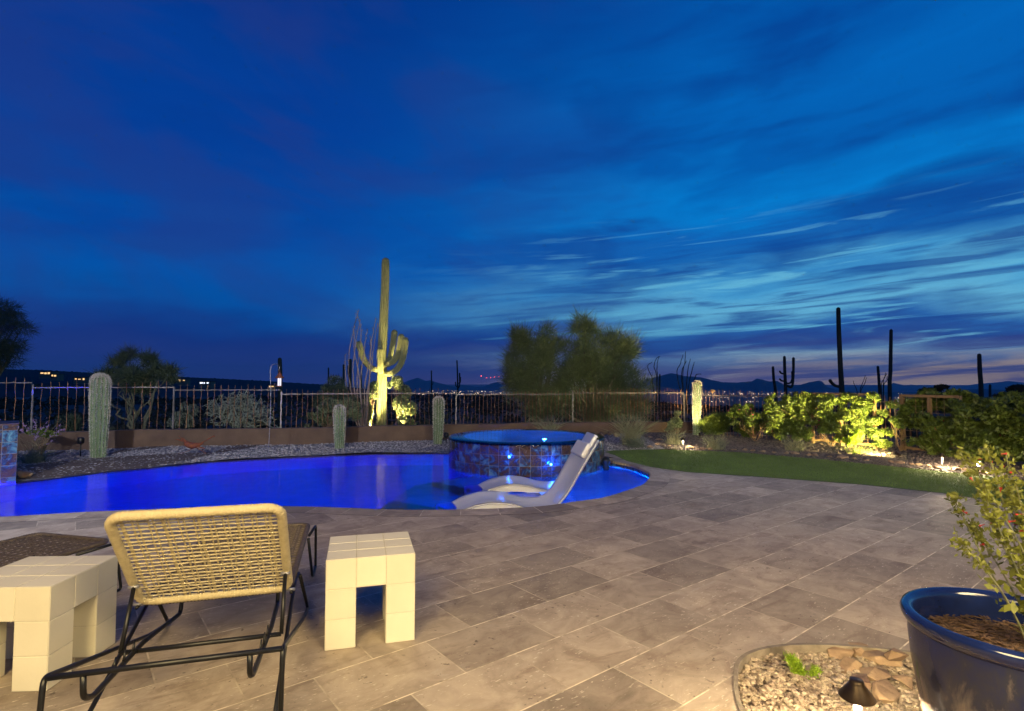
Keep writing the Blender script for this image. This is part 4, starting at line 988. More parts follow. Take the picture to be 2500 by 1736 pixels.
def cholla():
    d = 14.6; base = Q(600, 1052, d); root = empty('cholla', base, 'pale branching cholla cactus standing right behind the fence', 'cactus'); rr = random.Random(8)
    mb = MB(); k = d/FPX
    def grow(p, dr, L_, r, lev):
        q = p+dr*L_; m_ = p+dr*L_*.5+Vector((rr.uniform(-.02, .02), 0, rr.uniform(-.01, .02)))
        mb.tube([p, m_, q], [r, r*1.05, r*.9], 6)
        if lev == 0: return
        for _ in range(rr.choice((2, 3, 3))):
            v = (dr*.75+Vector((rr.gauss(0, .62), rr.gauss(0, .62), rr.gauss(.14, .5)))).normalized()
            q2 = q-dr*L_*rr.uniform(0, .35)
            e = q2+v*.2
            if abs(e.x-base.x) > 1.02 or e.z-base.z > 1.22 or e.z < base.z+.02: continue
            grow(q2, v, L_*rr.uniform(.68, .95), r*.86, lev-1)
    for i in range(11):
        a = rr.uniform(0, 6.28); v = Vector((math.cos(a)*.85, math.sin(a)*.5, rr.uniform(.35, 1.3))).normalized()
        grow(base+Vector((rr.uniform(-.35, .35), rr.uniform(-.2, .2), 0)), v, rr.uniform(.26, .36), .020, 5)
    mb.build('stems', M['cholla_stem'], root, True)
cholla()
def ocotillo(d, base, stalks, label, mat='dead_stalk', r=.021, twigs=True, seed=1):
    root = empty('ocotillo', Q(base[0], base[1], d), label, 'plant'); rr = random.Random(seed); mb = MB()
    for st in stalks:
        c = catmull([Q(x, y, d+rr.uniform(-.3, .3)) for x, y in st], 5); c = [p+Vector((rr.uniform(-.014, .014), 0, rr.uniform(-.01, .01))) for p in c]
        mb.tube(c, [r*(1-.55*i/len(c)) for i in range(len(c))], 6)
        if twigs:
            for i in range(3, len(c)-1):
                if rr.random() < .55: mb.tube([c[i], c[i]+Vector((rr.uniform(-.09, .09), rr.uniform(-.03, .03), rr.uniform(.05, .16)))], [r*.5, r*.2], 4)
    mb.build('stalks', M[mat], root, True); return root
ocotillo(17.6, (885, 1052), [[(880, 1050), (868, 980), (862, 900), (868, 840), (880, 780)], [(884, 1050), (872, 960), (874, 880), (882, 810), (872, 770)], [(880, 1050), (862, 985), (852, 920), (853, 860), (865, 800)],
    [(888, 1050), (880, 960), (884, 900), (890, 850), (897, 803)], [(892, 1050), (896, 960), (906, 900), (912, 850), (922, 790)], [(892, 1050), (900, 950), (905, 880), (908, 830), (918, 775)], [(888, 1050), (892, 940), (903, 870), (905, 820)], [(878, 1050), (850, 970), (843, 900), (843, 865)], [(884, 1050), (878, 930), (866, 860), (864, 800), (872, 775), (876, 755)]],
    'dead thorny ocotillo stalks left of the lit saguaro', seed=3)
ocotillo(30, (1600, 990), [[(1600, 990), (1592, 925), (1584, 905), (1582, 892), (1592, 884)], [(1602, 990), (1603, 920), (1597, 895), (1602, 876), (1611, 870)], [(1604, 990), (1605, 920), (1604, 892), (1609, 870)]], 'dark wavy ocotillo right above the fence beside the big tree', 'dark_cactus', .03, False)
ocotillo(30, (1670, 990), [[(1670, 990), (1653, 915), (1662, 885), (1668, 866)], [(1672, 990), (1664, 915), (1672, 885), (1674, 858)], [(1674, 990), (1678, 918), (1682, 890), (1686, 876)], [(1674, 990), (1686, 918), (1692, 895), (1695, 884)], [(1674, 990), (1697, 922), (1704, 914), (1712, 914)], [(1670, 990), (1667, 910), (1676, 880)]], 'dark spreading ocotillo in front of the mountain beside the golden cactus', 'dark_cactus', .03, False, 5)
ocotillo(30, (2100, 1000), [[(2100, 1000), (2094, 960), (2086, 940), (2083, 930)], [(2101, 1000), (2100, 955), (2108, 930), (2113, 917)], [(2101, 1000), (2102, 955), (2112, 935), (2115, 922)]], 'bare dark ocotillo right of the tallest dark saguaro', 'dark_cactus', .025, False, 6)
ocotillo(32, (2157, 1000), [[(2156, 1000), (2152, 940), (2158, 925), (2165, 912)], [(2158, 1000), (2156, 940), (2160, 920), (2162, 910)], [(2158, 1000), (2158, 942), (2165, 930), (2166, 918)]], 'bare dark ocotillo between the two right hand saguaros', 'dark_cactus', .03, False, 7)
leafy('desert_tree', Q(2285, 1010, 24), [Qc(2285, 955, 24, 26, 16), Qc(2270, 975, 24, 44, 18), Qc(2305, 945, 24, 12, 6)], 3500, .09, 'desert_scrub', 'dark sprigs rising above the vines right of the second trellis', 'bush', seed=9)
leafy('desert_tree', Q(2490, 1010, 26), [Qc(2500, 955, 26, 52, 16), Qc(2460, 965, 26, 26, 10)], 4500, .10, 'desert_scrub', 'dark bush on the skyline at the right edge', 'bush', seed=10)

# brush covering the slope: nobody could count it
N = 1500; a = rng.uniform(R(-50), R(50), N); r_ = 19+rng.random(N)**1.6*160; V = []
for ai, ri in zip(a, r_):
    x, y = ri*math.sin(ai), ri*math.cos(ai); s = rng.uniform(.35, .9)*(1 if ri > 30 else .6); k = 26
    q = np.array([x, y, tz(x, y)+s*.35])+rng.normal(size=(k, 3))*np.array([s*.6, s*.6, s*.32]); V.append(leaf_quads(q, .10+ri*.0022, long=1.8))
tag(fastmesh('desert_brush', np.concatenate(V), 4, M['desert_scrub']), 'dark desert brush covering the slope beyond the fence', 'brush', kind='stuff')

# ---- planting inside the fence
def spray(name, base, n, ln, w, spread, label, mat, cat='plant', up=1.0, seed=0, flower=None, jit=.08, fm=None):
    root = empty(name, base, label, cat); p0 = np.array(base)+rng.normal(size=(n, 3))*np.array([jit, jit, .01])
    d = rng.normal(size=(n, 3))*np.array([spread, spread, .15])+np.array([0, 0, up]); d /= np.linalg.norm(d, axis=1, keepdims=True); d *= rng.uniform(.45, 1.0, (n, 1))*ln
    a = strips(p0, d*.6, w); tip = p0+d*.6; d2 = d*.4+np.stack([d[:, 0]*.3, d[:, 1]*.3, -abs(d[:, 2])*.10], 1); b = strips(tip-d2*.02, d2, w*.8)
    fastmesh('blades', np.concatenate([a, b]), 3, M[mat], root)
    if flower:
        k = rng.choice(n, flower); e = tip[k]+d2[k]; q = np.repeat(e, 16, 0)-np.repeat(d2[k], 16, 0)*rng.random((flower*16, 1))*.9+rng.normal(size=(flower*16, 3))*.012
        fastmesh('flower_spike', leaf_quads(q, .022, long=1.6), 4, M[fm], root)
    return root
g0 = lambda x, y: gz(x, y)
spray('grassy_shrub', P(1540, 1086), 420, .95, .011, .42, 'wispy tall grassy shrub in the gravel right of the spa', 'grass_stalk')
spray('grassy_shrub', P(1552, 1091), 260, .32, .012, .8, 'low pale green tuft at the foot of the wispy shrub right of the spa', 'leaf_grey')
spray('grassy_shrub', Q(1342, 1062, 12.6), 160, .62, .014, .55, 'pale upright shrub showing just above the back rim of the spa', 'grass_stalk')
leafy('desert_shrub', Q(1655, 1062, 14.5), [Qc(1650, 1020, 14.5, 22, 22), Qc(1640, 1040, 14.5, 20, 18)], 1500, .04, 'leaf_jojoba', 'small leafy shrub before the wall left of the golden cactus', seed=21)
spray('grassy_shrub', P(1645, 1084), 200, .50, .010, .35, 'narrow dull green tuft in the gravel below the golden cactus', 'grass_stalk')
spray('grassy_shrub', P(1653, 1097), 90, .16, .007, .4, 'tiny dry tuft at the lawn edge beside the small path light', 'grass_stalk')
feather_tree('rounded_shrub', P(1752, 1062), [Qc(1752, 1032, 14.4, 38, 26), Qc(1730, 1040, 14.4, 22, 20)], 8000, 'rounded green shrub immediately right of the golden cactus', 'bush', 'leaf_green', .12, .014, 22, 12, r0=.01, up=.7)
spray('grassy_shrub', P(1745, 1096), 260, .42, .010, .55, 'sparse grassy tuft at the lawn edge below the rounded shrub', 'grass_stalk')
leafy('green_shrub', P(1845, 1070), [Qc(1845, 1025, 13.9, 34, 32), Qc(1820, 1050, 13.9, 30, 20), Qc(1832, 1000, 13.9, 12, 16)], 3600, .045, 'leaf_green', 'green shrub against the fence midway along the planting bed', seed=23)
leafy('green_shrub', P(1905, 1078), [Qc(1895, 1035, 13.0, 30, 26), Qc(1930, 1010, 13, 28, 26)], 3000, .05, 'leaf_jojoba', 'dim shrub at the left foot of the flowering vine', seed=24)
spray('grassy_shrub', P(1940, 1100), 200, .40, .008, .6, 'wispy grey tuft near the lawn edge left of the vine', 'grass_stalk')

def vine(name, path, n, size, mat, label, zlo, zhi, thick, flowers, seed, blobs=26, sz=.17):
    rr = random.Random(seed); cl = []
    for _ in range(blobs):
        t = rr.random(); k = t*(len(path)-1); i = min(int(k), len(path)-2); f = k-i
        x = path[i][0]*(1-f)+path[i+1][0]*f; y = path[i][1]*(1-f)+path[i+1][1]*f
        s = rr.uniform(.6, 1.3)*sz; z = rr.uniform(zlo+s*.5, zhi-s*.5)
        cl.append((x+rr.uniform(-thick, thick), y-rr.uniform(0, thick*2), z, s*1.25, s, s*.85))
    p = path[len(path)//2]
    return leafy(name, (p[0], p[1], -.03), cl, n, size, mat, label, 'vine', 4, 9, .007, seed, flowers, 'wood_stem', .55, 1.7)
vine('flowering_vine', [(5.95, 13.0), (6.3, 12.75), (6.6, 12.45), (6.9, 12.0), (7.2, 11.6), (7.45, 11.3)], 27000, .045, 'leaf_green', 'yellow lit flowering vine covering the left trellis', .08, 1.14, .12, (14, 'pink_petal'), 31, 120, .14)
vine('flowering_vine', [(5.3, 13.2), (5.7, 13.0), (6.1, 12.8)], 2600, .055, 'leaf_green', 'sprawling vine shoots left of the lit trellis', .35, 1.0, .12, (4, 'pink_petal'), 32, 14, .16)
vine('flowering_vine', [(7.45, 11.15), (7.62, 10.9), (7.75, 10.7)], 1600, .055, 'leaf_green', 'thin vine shoots crossing the gap between the two trellises', .5, 1.0, .06, (3, 'pink_petal'), 33, 8, .13)
vine('flowering_vine', [(7.75, 10.75), (7.85, 10.3), (7.95, 9.8)], 4200, .055, 'leaf_green', 'low leafy vine at the foot of the second trellis', .02, .75, .12, (6, 'red_petal'), 34, 22, .17)
vine('flowering_vine', [(8.0, 9.9), (8.3, 9.3), (8.6, 8.6), (8.9, 7.9)], 26000, .048, 'leaf_green', 'large dark hedge of vine along the fence at the right', .06, 1.18, .25, (14, 'pink_petal'), 35, 110, .19)
vine('flowering_vine', [(7.9, 11.0), (8.3, 10.2), (8.9, 9.3), (9.4, 8.2)], 8000, .06, 'leaf_green', 'topmost vine shoots trailing over the second trellis', .80, 1.22, .1, None, 36, 50, .14)
leafy('olive_shrub', (8.05, 8.25, -.02), [(8.1, 8.35, .40, .34, .34, .36), (8.0, 8.2, .75, .24, .3, .28), (8.3, 8.2, .3, .5, .4, .3)], 7000, .034, 'leaf_jojoba', 'small leaved silvery shrub lit at the right edge', seed=37, long=2.4)
leafy('young_citrus', (6.72, 10.95, 0), [(6.80, 11.0, .33, .13, .12, .12), (6.68, 10.95, .20, .12, .12, .08)], 420, .05, 'leaf_bright', 'small young plant glowing yellow green beside the ground spotlight', 'plant', seed=38, tips=8, r0=.008)
leafy('young_citrus', (7.50, 11.2, 0), [(7.50, 11.2, .11, .16, .12, .10)], 1500, .026, 'leaf_green', 'low dense green mound right of the glowing young plant', 'plant', seed=39)
spray('grassy_shrub', (6.62, 10.72, 0), 70, .26, .016, .7, 'low strap leaved clump in front of the glowing young plant', 'leaf_green', seed=3)

# sage with lavender spikes by the tiled column
spray('sage_plant', P(82, 1130, -.08), 240, .34, .014, .55, 'grey green tuft at the foot of the purple flowering sage', 'leaf_grey', jit=.10)
b0 = P(85, 1118, -.08)
spray('sage_plant', b0, 46, .95, .007, .36, 'purple flowering sage beside the blue tiled column', 'grass_stalk', flower=26, fm='lavender', jit=.05)
leafy('lime_plant', b0+Vector((.02, .12, 0)), [(b0.x+.02, b0.y+.1, .40, .26, .2, .10)], 1300, .030, 'leaf_green', 'yellow green leafy cluster halfway up the purple sage', 'plant', seed=41)

# ---- stones
def stone(mb, c, s, rr, flat=.7, n=7):
    bm_v = []; k = 14; ax = [rr.uniform(.7, 1.3), rr.uniform(.7, 1.3), rr.uniform(.6, 1.0)*flat]
    import bmesh
    bm = bmesh.new()
    for _ in range(k):
        v = Vector((rr.gauss(0, 1), rr.gauss(0, 1), rr.gauss(0, 1))).normalized(); bm.verts.new((v.x*ax[0]*s, v.y*ax[1]*s, v.z*ax[2]*s))
    bmesh.ops.convex_hull(bm, input=bm.verts[:]); vs = [v for v in bm.verts if v.link_faces]; mp = {v: i for i, v in enumerate(vs)}; a = rr.uniform(0, 6.28); ca, sa = math.cos(a), math.sin(a)
    mb.add([(c[0]+v.co.x*ca-v.co.y*sa, c[1]+v.co.x*sa+v.co.y*ca, c[2]+v.co.z) for v in vs], [tuple(mp[v] for v in f.verts) for f in bm.faces]); bm.free()
rr = random.Random(12); protos = []
for _ in range(24):
    q = MB(); stone(q, (0, 0, 0), 1, rr); protos.append((np.array(q.v), q.f))
def scatter(name, n, fn, smin, smax, mat, label):
    mb = MB()
    for _ in range(n):
        x, y, z = fn(); s = rr.uniform(smin, smax); V_, F_ = rr.choice(protos); a = rr.uniform(0, 6.28); ca, sa = math.cos(a), math.sin(a)
        X = V_[:, 0]*ca-V_[:, 1]*sa; Y = V_[:, 0]*sa+V_[:, 1]*ca; b = len(mb.v)
        mb.v += list(zip((X*s+x).tolist(), (Y*s+y).tolist(), (V_[:, 2]*s+z).tolist())); mb.f += [tuple(b+i for i in f) for f in F_]
    return tag(mb.build(name, mat), label, 'gravel', kind='stuff')
def inpoly(x, y, poly):
    c = False; j = len(poly)-1
    for i in range(len(poly)):
        xi, yi = poly[i][:2]; xj, yj = poly[j][:2]
        if (yi > y) != (yj > y) and x < (xj-xi)*(y-yi)/(yj-yi)+xi: c = not c
        j = i
    return c
bedp = [(p.x, p.y) for p in bed]
def in_bed():
    while True:
        x, y = rr.uniform(.9, 2.6), rr.uniform(1.75, 2.97)
        if inpoly(x*1.0, y, bedp) and inpoly(x-.012, y+.02, bedp): return x, y, -.052+rr.uniform(.0, .022)+.03*max(0, noise.noise((x*2, y*2, 0)))
scatter('gravel_stones', 8500, in_bed, .0075, .0155, M['warm_stones'], 'tan and rose crushed gravel filling the planting island')
def in_gr():
    while True:
        x, y = rr.uniform(-10.5, 3), rr.uniform(8.6, 14.6)
        if inpoly(x, y, gpoly): return x, y, gz(x, y)+.004
scatter('gravel_stones', 7000, in_gr, .012, .026, M['stones'], 'pale grey gravel spread behind the pool')
def in_mu():
    while True:
        x, y = rr.uniform(2, 8.8), rr.uniform(7.6, 15)
        if inpoly(x, y, mpoly): return x, y, bz(x, y)+.004
scatter('gravel_stones', 6500, in_mu, .012, .026, M['dark_stones'], 'dark crushed rock covering the bed between the lawn and the fence')
def rock(loc, s, label, flat=.6, group=None, seed=0, mat='rock'):
    r2 = random.Random(seed); mb = MB(); stone(mb, loc, s, r2, flat); o = mb.build('rock', M[mat]); bevelmod(o, s*.07, 2); return tag(o, label, 'rock', group)
for i, (px, py, s, lab) in enumerate([(2040, 1590, .125, 'flat orange brown rock at the back of the planting island'), (2098, 1592, .095, 'brown split rock second from the back of the island'), (2148, 1610, .105, 'tall yellowish rock beside the blue pot in the island'),
        (2190, 1632, .085, 'pale faceted rock lying on the other rocks by the blue pot'), (2138, 1650, .095, 'grey brown angular rock in the middle of the island rocks'), (2075, 1632, .10, 'long flat tan rock behind the cone shaped path light'),
        (2210, 1668, .085, 'rust coloured rock tucked against the blue pot'), (2160, 1692, .11, 'wide low grey rock right of the cone shaped path light'), (2108, 1668, .075, 'small low tan rock just above the path light cap')]):
    q = P(px, py, -.03); rock((q.x, q.y, -.022+(.05 if i == 3 else 0)), s*.76, lab, .55, None, 60+i)
edge = [P(x, y) for x, y in [(1590, 1094), (1612, 1088), (1640, 1092), (1690, 1094), (1722, 1097), (1745, 1100), (1790, 1100), (1818, 1101), (1842, 1103), (1872, 1106), (1900, 1107), (1925, 1109), (1950, 1111), (1985, 1114), (2008, 1116), (2040, 1119), (2070, 1121), (2100, 1124), (2130, 1127), (2178, 1131), (2205, 1134), (2230, 1137)]]
for i, q in enumerate(edge): rock((q.x+rr.uniform(-.05, .05), q.y+.10+rr.uniform(-.03, .10), .01), rr.uniform(.05, .095), 'dim tan rock in the row edging the far side of the lawn', .6, 'rocks edging the lawn', 100+i)
for i, (px, py) in enumerate([(2255, 1139), (2282, 1143), (2300, 1146), (2325, 1148), (2345, 1150), (2370, 1152), (2392, 1156), (2418, 1160)]):
    q = P(px, py); rock((q.x, q.y+.10, .015), rr.uniform(.055, .095), 'brightly lit cream rock around the path light at the lawn edge', .6, 'bright rocks by the lawn path light', 150+i)
for i, (px, py) in enumerate([(1470, 1062), (1488, 1060), (1505, 1064), (1450, 1058), (1590, 1070), (1612, 1075)]):
    q = P(px, py); rock((q.x, q.y, .02), rr.uniform(.08, .13), 'grey rock in the heap between the spa and the brown wall', .6, 'rocks heaped behind the spa', 180+i)
q = P(62, 1166, -.09); rock((q.x, q.y, -.03), .13, 'smooth brown boulder at the foot of the blue tiled column', .7, None, 200)

# fine turf blades over the lawn sheet
lp = [(p.x, p.y) for p in lawn_hi]+[(p.x, p.y) for p in lawn_lo[::-1]]; pts = []
while len(pts) < 60000:
    x, y = rr.uniform(1.7, 8), rr.uniform(5.5, 11.6)
    if inpoly(x, y, lp): pts.append((x, y, .004))
pts = np.array(pts); d = rng.normal(size=pts.shape)*.008; d[:, 2] = rng.uniform(.012, .028, len(pts))
tag(fastmesh('grass', strips(pts, d, .004), 3, M['grass_blade']), 'short green artificial turf blades of the lawn', 'grass', kind='stuff')

# ================================================================== GARDEN LIGHTS
def path_light(loc, h, rc, label, e=9):
    x, y, z = loc; root = empty('path_light', loc, label, 'garden light')
    mb = MB(); mb.tube([(x, y, z-.05), (x, y, z+h-.058)], .0125, 12); mb.tube([(x, y, z+h-.058), (x, y, z+h-.02)], .003, 6); mb.build('post', M['steel'], root, True)
    mb = MB(); mb.lathe([(.0, h+.028), (rc*.36, h+.028), (rc*.40, h+.020), (rc*.42, h+.014), (rc, h-.028), (rc*.99, h-.032), (rc*.40, h+.006), (.0, h+.008)], (x, y, z), 32)
    mb.build('shade', M['bronze_metal'], root, True)
    mb = MB(); mb.lathe([(.003, h-.016), (.014, h-.012), (.014, h+.003), (.0, h+.003)], (x, y, z), 12); mb.build('bulb', M['bulb'], root, True)
    lamp('POINT', 'path_lamp', (x+.004, y-.007, z+h-.036), e, (1, .76, .44), .012, parent=root); return root
path_light((1.205, 1.985, -.07), .378, .058, 'bronze path light with a conical cap in the planting island', 75)
q = P(1671, 1094); path_light((q.x, q.y+.10, 0), .185, .055, 'small path light at the far lawn edge below the golden cactus', 40)
q = P(2317, 1147); path_light((q.x, q.y+.14, 0), .215, .055, 'small path light among bright rocks at the right lawn edge', 60)
q = P(2155, 1108); spot_fixture('uplight', (q.x-.25, q.y-.8, .0), (6.70, 12.4, .75), 1900, YEL, 'ground spotlight throwing yellow light onto the left trellis vine', 88, .9)
lamp('POINT', 'spill_lamp', (q.x-.25, q.y-.60, .10), 4, YEL, .03)
q = P(2402, 1158); spot_fixture('uplight', (q.x, q.y+.1, .02), (1.0, -2, 1.3), 10, (1, .84, .52), 'bright bare spotlight glaring towards the deck at the right lawn edge', 120, .5, size=.03, scale=1.35)
lamp('POINT', 'glare_lamp', (q.x-.03, q.y+.0, .19), 26, (1, .84, .52), .03)
def dark_spot(px, py, z, h, label):
    q = P(px, py, z); x, y = q.x, q.y; root = empty('spotlight', q, label, 'garden light'); mb = MB(); mb.tube([(x, y, z), (x, y, z+h)], .012, 8); mb.build('stake', M['black_metal'], root)
    mb = MB(); mb.lathe([(.0, 0), (.04, .004), (.056, .03), (.060, .09), (.052, .13), (.0, .135)], (x, y, z+h-.02), 18); mb.build('housing', M['black_metal'], root, True)
dark_spot(196, 1114, -.08, .26, 'black unlit stake spotlight left of the tallest fuzzy cactus'); dark_spot(1089, 1083, -.08, .15, 'black unlit stake spotlight against the left side of the spa rim')
def pool_statue():
    q = P(1483, 1134, 0); root = empty('black_float', (q.x, q.y, WATER), 'small round black fitting on the pool edge right of the spa', 'pool fitting')
    mb = MB(); mb.lathe([(.0, 0), (.055, .0), (.06, .05), (.045, .09), (.07, .13), (.075, .17), (.05, .215), (.0, .225)], (q.x-.02, q.y+.03, WATER), 20); mb.build('body', M['black_metal'], root, True)
pool_statue()

# ---- hanging lantern on a shepherd's hook
h0 = P(655, 1106, -.08); d = h0.y; x = h0.x; Y = d
hk = empty('shepherds_hook', h0, 'thin black shepherd hook pole standing in the gravel behind the pool', 'hook'); top = Q(664, 893, d)
mb = MB(); pts = [h0, Vector((x+.03, d, .9)), Q(660, 905, d), Q(663, 893, d), Q(672, 888.5, d), Q(680, 892, d), Q(682, 900, d), Q(679, 904, d)]; mb.tube(catmull(pts, 6), .0065, 6); mb.build('pole', M['steel'], hk, True)
lq = Q(682, 944, d); ln = empty('lantern', lq, 'copper roofed lantern with a pale glowing glass hanging from the hook', 'lantern'); lx, lz = lq.x, lq.z
mb = MB(); mb.lathe([(.0, .0), (.050, .0), (.052, .012), (.044, .018)], (lx, Y, lz), 16); mb.build('base', M['rust'], ln)
mb = MB(); mb.lathe([(.0, .016), (.034, .016), (.034, .19), (.0, .19)], (lx, Y, lz), 16); mb.build('glass', M['candle'], ln, True)
mb = MB(); mb.lathe([(.036, .185), (.088, .175), (.090, .182), (.05, .235), (.012, .30), (.0, .305)], (lx, Y, lz), 20); mb.build('roof', M['rust'], ln)
mb = MB(); mb.tube([(lx+.018*math.cos(a), Y, lz+.322+.020*math.sin(a)) for a in [i*math.pi/6 for i in range(12)]], .004, 5, closed=True); mb.build('ring', M['rust'], ln)
mb = MB()
for k in range(4): a = k*math.pi/2+.5; mb.tube([(lx+.042*math.cos(a), Y+.042*math.sin(a), lz+.01), (lx+.042*math.cos(a), Y+.042*math.sin(a), lz+.19)], .003, 4)
mb.build('frame', M['rust'], ln)

# ---- rusty roadrunner sculpture running to the left of the lantern
def roadrunner():
    d = 10.9; f = lambda px, py, dy=0: Q(px, py, d+dy); root = empty('bird_sculpture', P(480, 1108, -.08), 'rusty metal running bird sculpture with a long raised tail in the gravel', 'sculpture')
    mb = MB(); mb.tube(catmull([f(446, 1069), f(452, 1078), f(459, 1085), f(470, 1088), f(482, 1086), f(496, 1082)], 5), [.014+.05*math.sin(math.pi*min(1, i/25))**1.2*(1 if i > 6 else .55) for i in range(26)], 10); mb.build('body', M['rust'], root, True)
    mb = MB(); mb.tube(catmull([f(484, 1085), f(500, 1077), f(512, 1070), f(521, 1065), f(524, 1067)], 4), [.020, .016, .012, .011, .010, .010, .011, .012, .012, .012, .013, .014, .015, .016, .013, .010, .003], 8); mb.build('tail', M['rust'], root, True)
    mb = MB(); mb.tube([f(426, 1074), f(433, 1073), f(440, 1075), f(447, 1077)], [.002, .006, .018, .014], 8); mb.tube([f(447, 1076), f(441, 1068), f(436, 1063)], [.012, .008, .002], 6); mb.build('head', M['rust'], root, True)
    mb = MB(); mb.tube([f(478, 1088), f(489, 1092), f(502, 1096)], [.03, .018, .004], 8); mb.build('wing', M['rust'], root, True)
    for a, b, c in (((474, 1092), (462, 1100), (443, 1106)), ((478, 1092), (490, 1099), (504, 1107))): mb = MB(); mb.tube([f(*a), f(*b), f(*c)], [.008, .006, .005], 6); mb.tube([f(*c), f(c[0]-9, c[1]+1)], .004, 5); mb.build('leg', M['rust'], root, True)
roadrunner()
# small rusty heart finial on the fence
q = Q(1740, 955, 14.95); root = empty('heart_ornament', q, 'small rusty heart shaped ornament on top of the fence right of the golden cactus', 'ornament')
mb = MB(); hp = [(16*math.sin(t)**3*.0042, (13*math.cos(t)-5*math.cos(2*t)-2*math.cos(3*t)-math.cos(4*t))*.0042) for t in [i*2*math.pi/24 for i in range(24)]]
mb.v = [(q.x+a, q.y-.006, q.z+b) for a, b in hp]+[(q.x+a, q.y+.006, q.z+b) for a, b in hp]; mb.f = [tuple(range(23, -1, -1)), tuple(range(24, 48))]+[(i, (i+1) % 24, 24+(i+1) % 24, 24+i) for i in range(24)]
mb.build('heart', M['trellis'], root)

# ================================================================== BLUE POT AND ITS PLANT
PC = (1.625, 1.835); PS = .773; PZ = .60
root = empty('planter_pot', (PC[0], PC[1], -.07), 'large glazed blue pot standing in the planting island', 'pot')
mb = MB(); mb.lathe([(r_*PS, z_) for r_, z_ in [(.0, -.07), (.20, -.07), (.235, -.03), (.285, .12), (.325, .28), (.352, .42), (.362, .52), (.360, .555)]], (PC[0], PC[1], 0), 72); o = mb.build('body', M['glaze'], root, True)
mb = MB(); mb.lathe([(r_*PS, z_) for r_, z_ in [(.358, .550), (.372, .560), (.384, .575), (.388, .590), (.380, .603), (.362, .607), (.340, .600), (.332, .585), (.328, .50), (.318, .44)]], (PC[0], PC[1], 0), 72); mb.build('rim', M['glaze_rim'], root, True)
mb = MB(); mb.lathe([(r_*PS, z_) for r_, z_ in [(.322, .0), (.24, .012), (.12, .006), (.001, .014)]], (PC[0], PC[1], .505), 40); o = mb.build('soil', M['soil'], root, True)
def in_pot():
    while True:
        x, y = rr.uniform(-.24, .24), rr.uniform(-.24, .24)
        if x*x+y*y < .057: return PC[0]+x, PC[1]+y, .515+rr.uniform(-.004, .012)
mb = MB()
for _ in range(1500):
    x, y, z = in_pot(); V_, F_ = rr.choice(protos); a = rr.uniform(0, 6.28); s = rr.uniform(.005, .011); e = rr.uniform(.3, .5); ca, sa = math.cos(a), math.sin(a); b = len(mb.v)
    X = V_[:, 0]*s*rr.uniform(1.2, 2.6); Yy = V_[:, 1]*s*.6; mb.v += list(zip((X*ca-Yy*sa+x).tolist(), (X*sa+Yy*ca+y).tolist(), (V_[:, 2]*s*e+z).tolist())); mb.f += [tuple(b+i for i in f) for f in F_]
tag(mb.build('bark_chips', M['soil_chip'], root), kind='stuff')
def salvia():
    base = Vector((1.715, 1.83, .51)); root = empty('salvia', base, 'leafy salvia with small red flowers growing in the blue pot', 'plant'); r2 = random.Random(6)
    stems = MB(); L1 = []; L2 = []; F = []
    tipx = [(2345, 1105), (2365, 1120), (2410, 1095), (2440, 1150), (2455, 1105), (2325, 1210), (2372, 1280), (2480, 1180), (2400, 1200), (2425, 1260), (2490, 1260), (2520, 1150), (2560, 1220), (2340, 1320)]
    for i, (px, py) in enumerate(tipx):
        t = Q(px, py, 1.80+r2.uniform(-.14, .10)); b = base+Vector((r2.uniform(-.035, .05), r2.uniform(-.04, .04), -.01))
        mid = b+(t-b)*.5+Vector((r2.uniform(-.02, .02), 0, .02)); c = catmull([b, mid, t], 10); n = len(c); stems.tube(c, [.0042*(1-.65*k/n) for k in range(n)], 6)
        for k in range(4, n):
            u = k/n; cnt = 2 if u < .62 else 6
            for _ in range(cnt):
                off = Vector((r2.gauss(0, 1), r2.gauss(0, 1), r2.gauss(0, .5))).normalized()*r2.uniform(.008, .045 if u < .62 else .020)
                (L1 if u < .66 else L2).append(tuple(c[k]+off))
        for _ in range(3):                                     # red trumpets near the tips
            k = r2.randint(int(n*.6), n-1); v = c[k]+Vector((r2.uniform(-.03, .03), r2.uniform(-.03, .03), r2.uniform(-.005, .02)))
            F.append(v)
    stems.build('stems', M['grass_stalk'], root, True)
    q = leaf_quads(np.array(L1), .021, long=1.6); fastmesh('leaves', q, 4, M['leaf_salvia'], root)
    q2 = np.repeat(np.array(L2), 3, 0); q2 = q2+rng.normal(size=q2.shape)*.007; fastmesh('buds', leaf_quads(q2, .010, long=2.0), 4, M['leaf_salvia'], root)
    for v in F[:18]:                                           # each trumpet a part of its own
        dr = Vector((r2.uniform(-1, 1), r2.uniform(-1, 1), r2.uniform(-.3, .6))).normalized(); mb = MB(); u = r2.uniform(.45, .7)
        mb.tube([v, v+dr*.010*u, v+dr*.018*u, v+dr*.027*u], [.0008, .0016, .0020, .0042], 6, cap=False); mb.build('flower', M['red_petal'], root, True)
salvia()
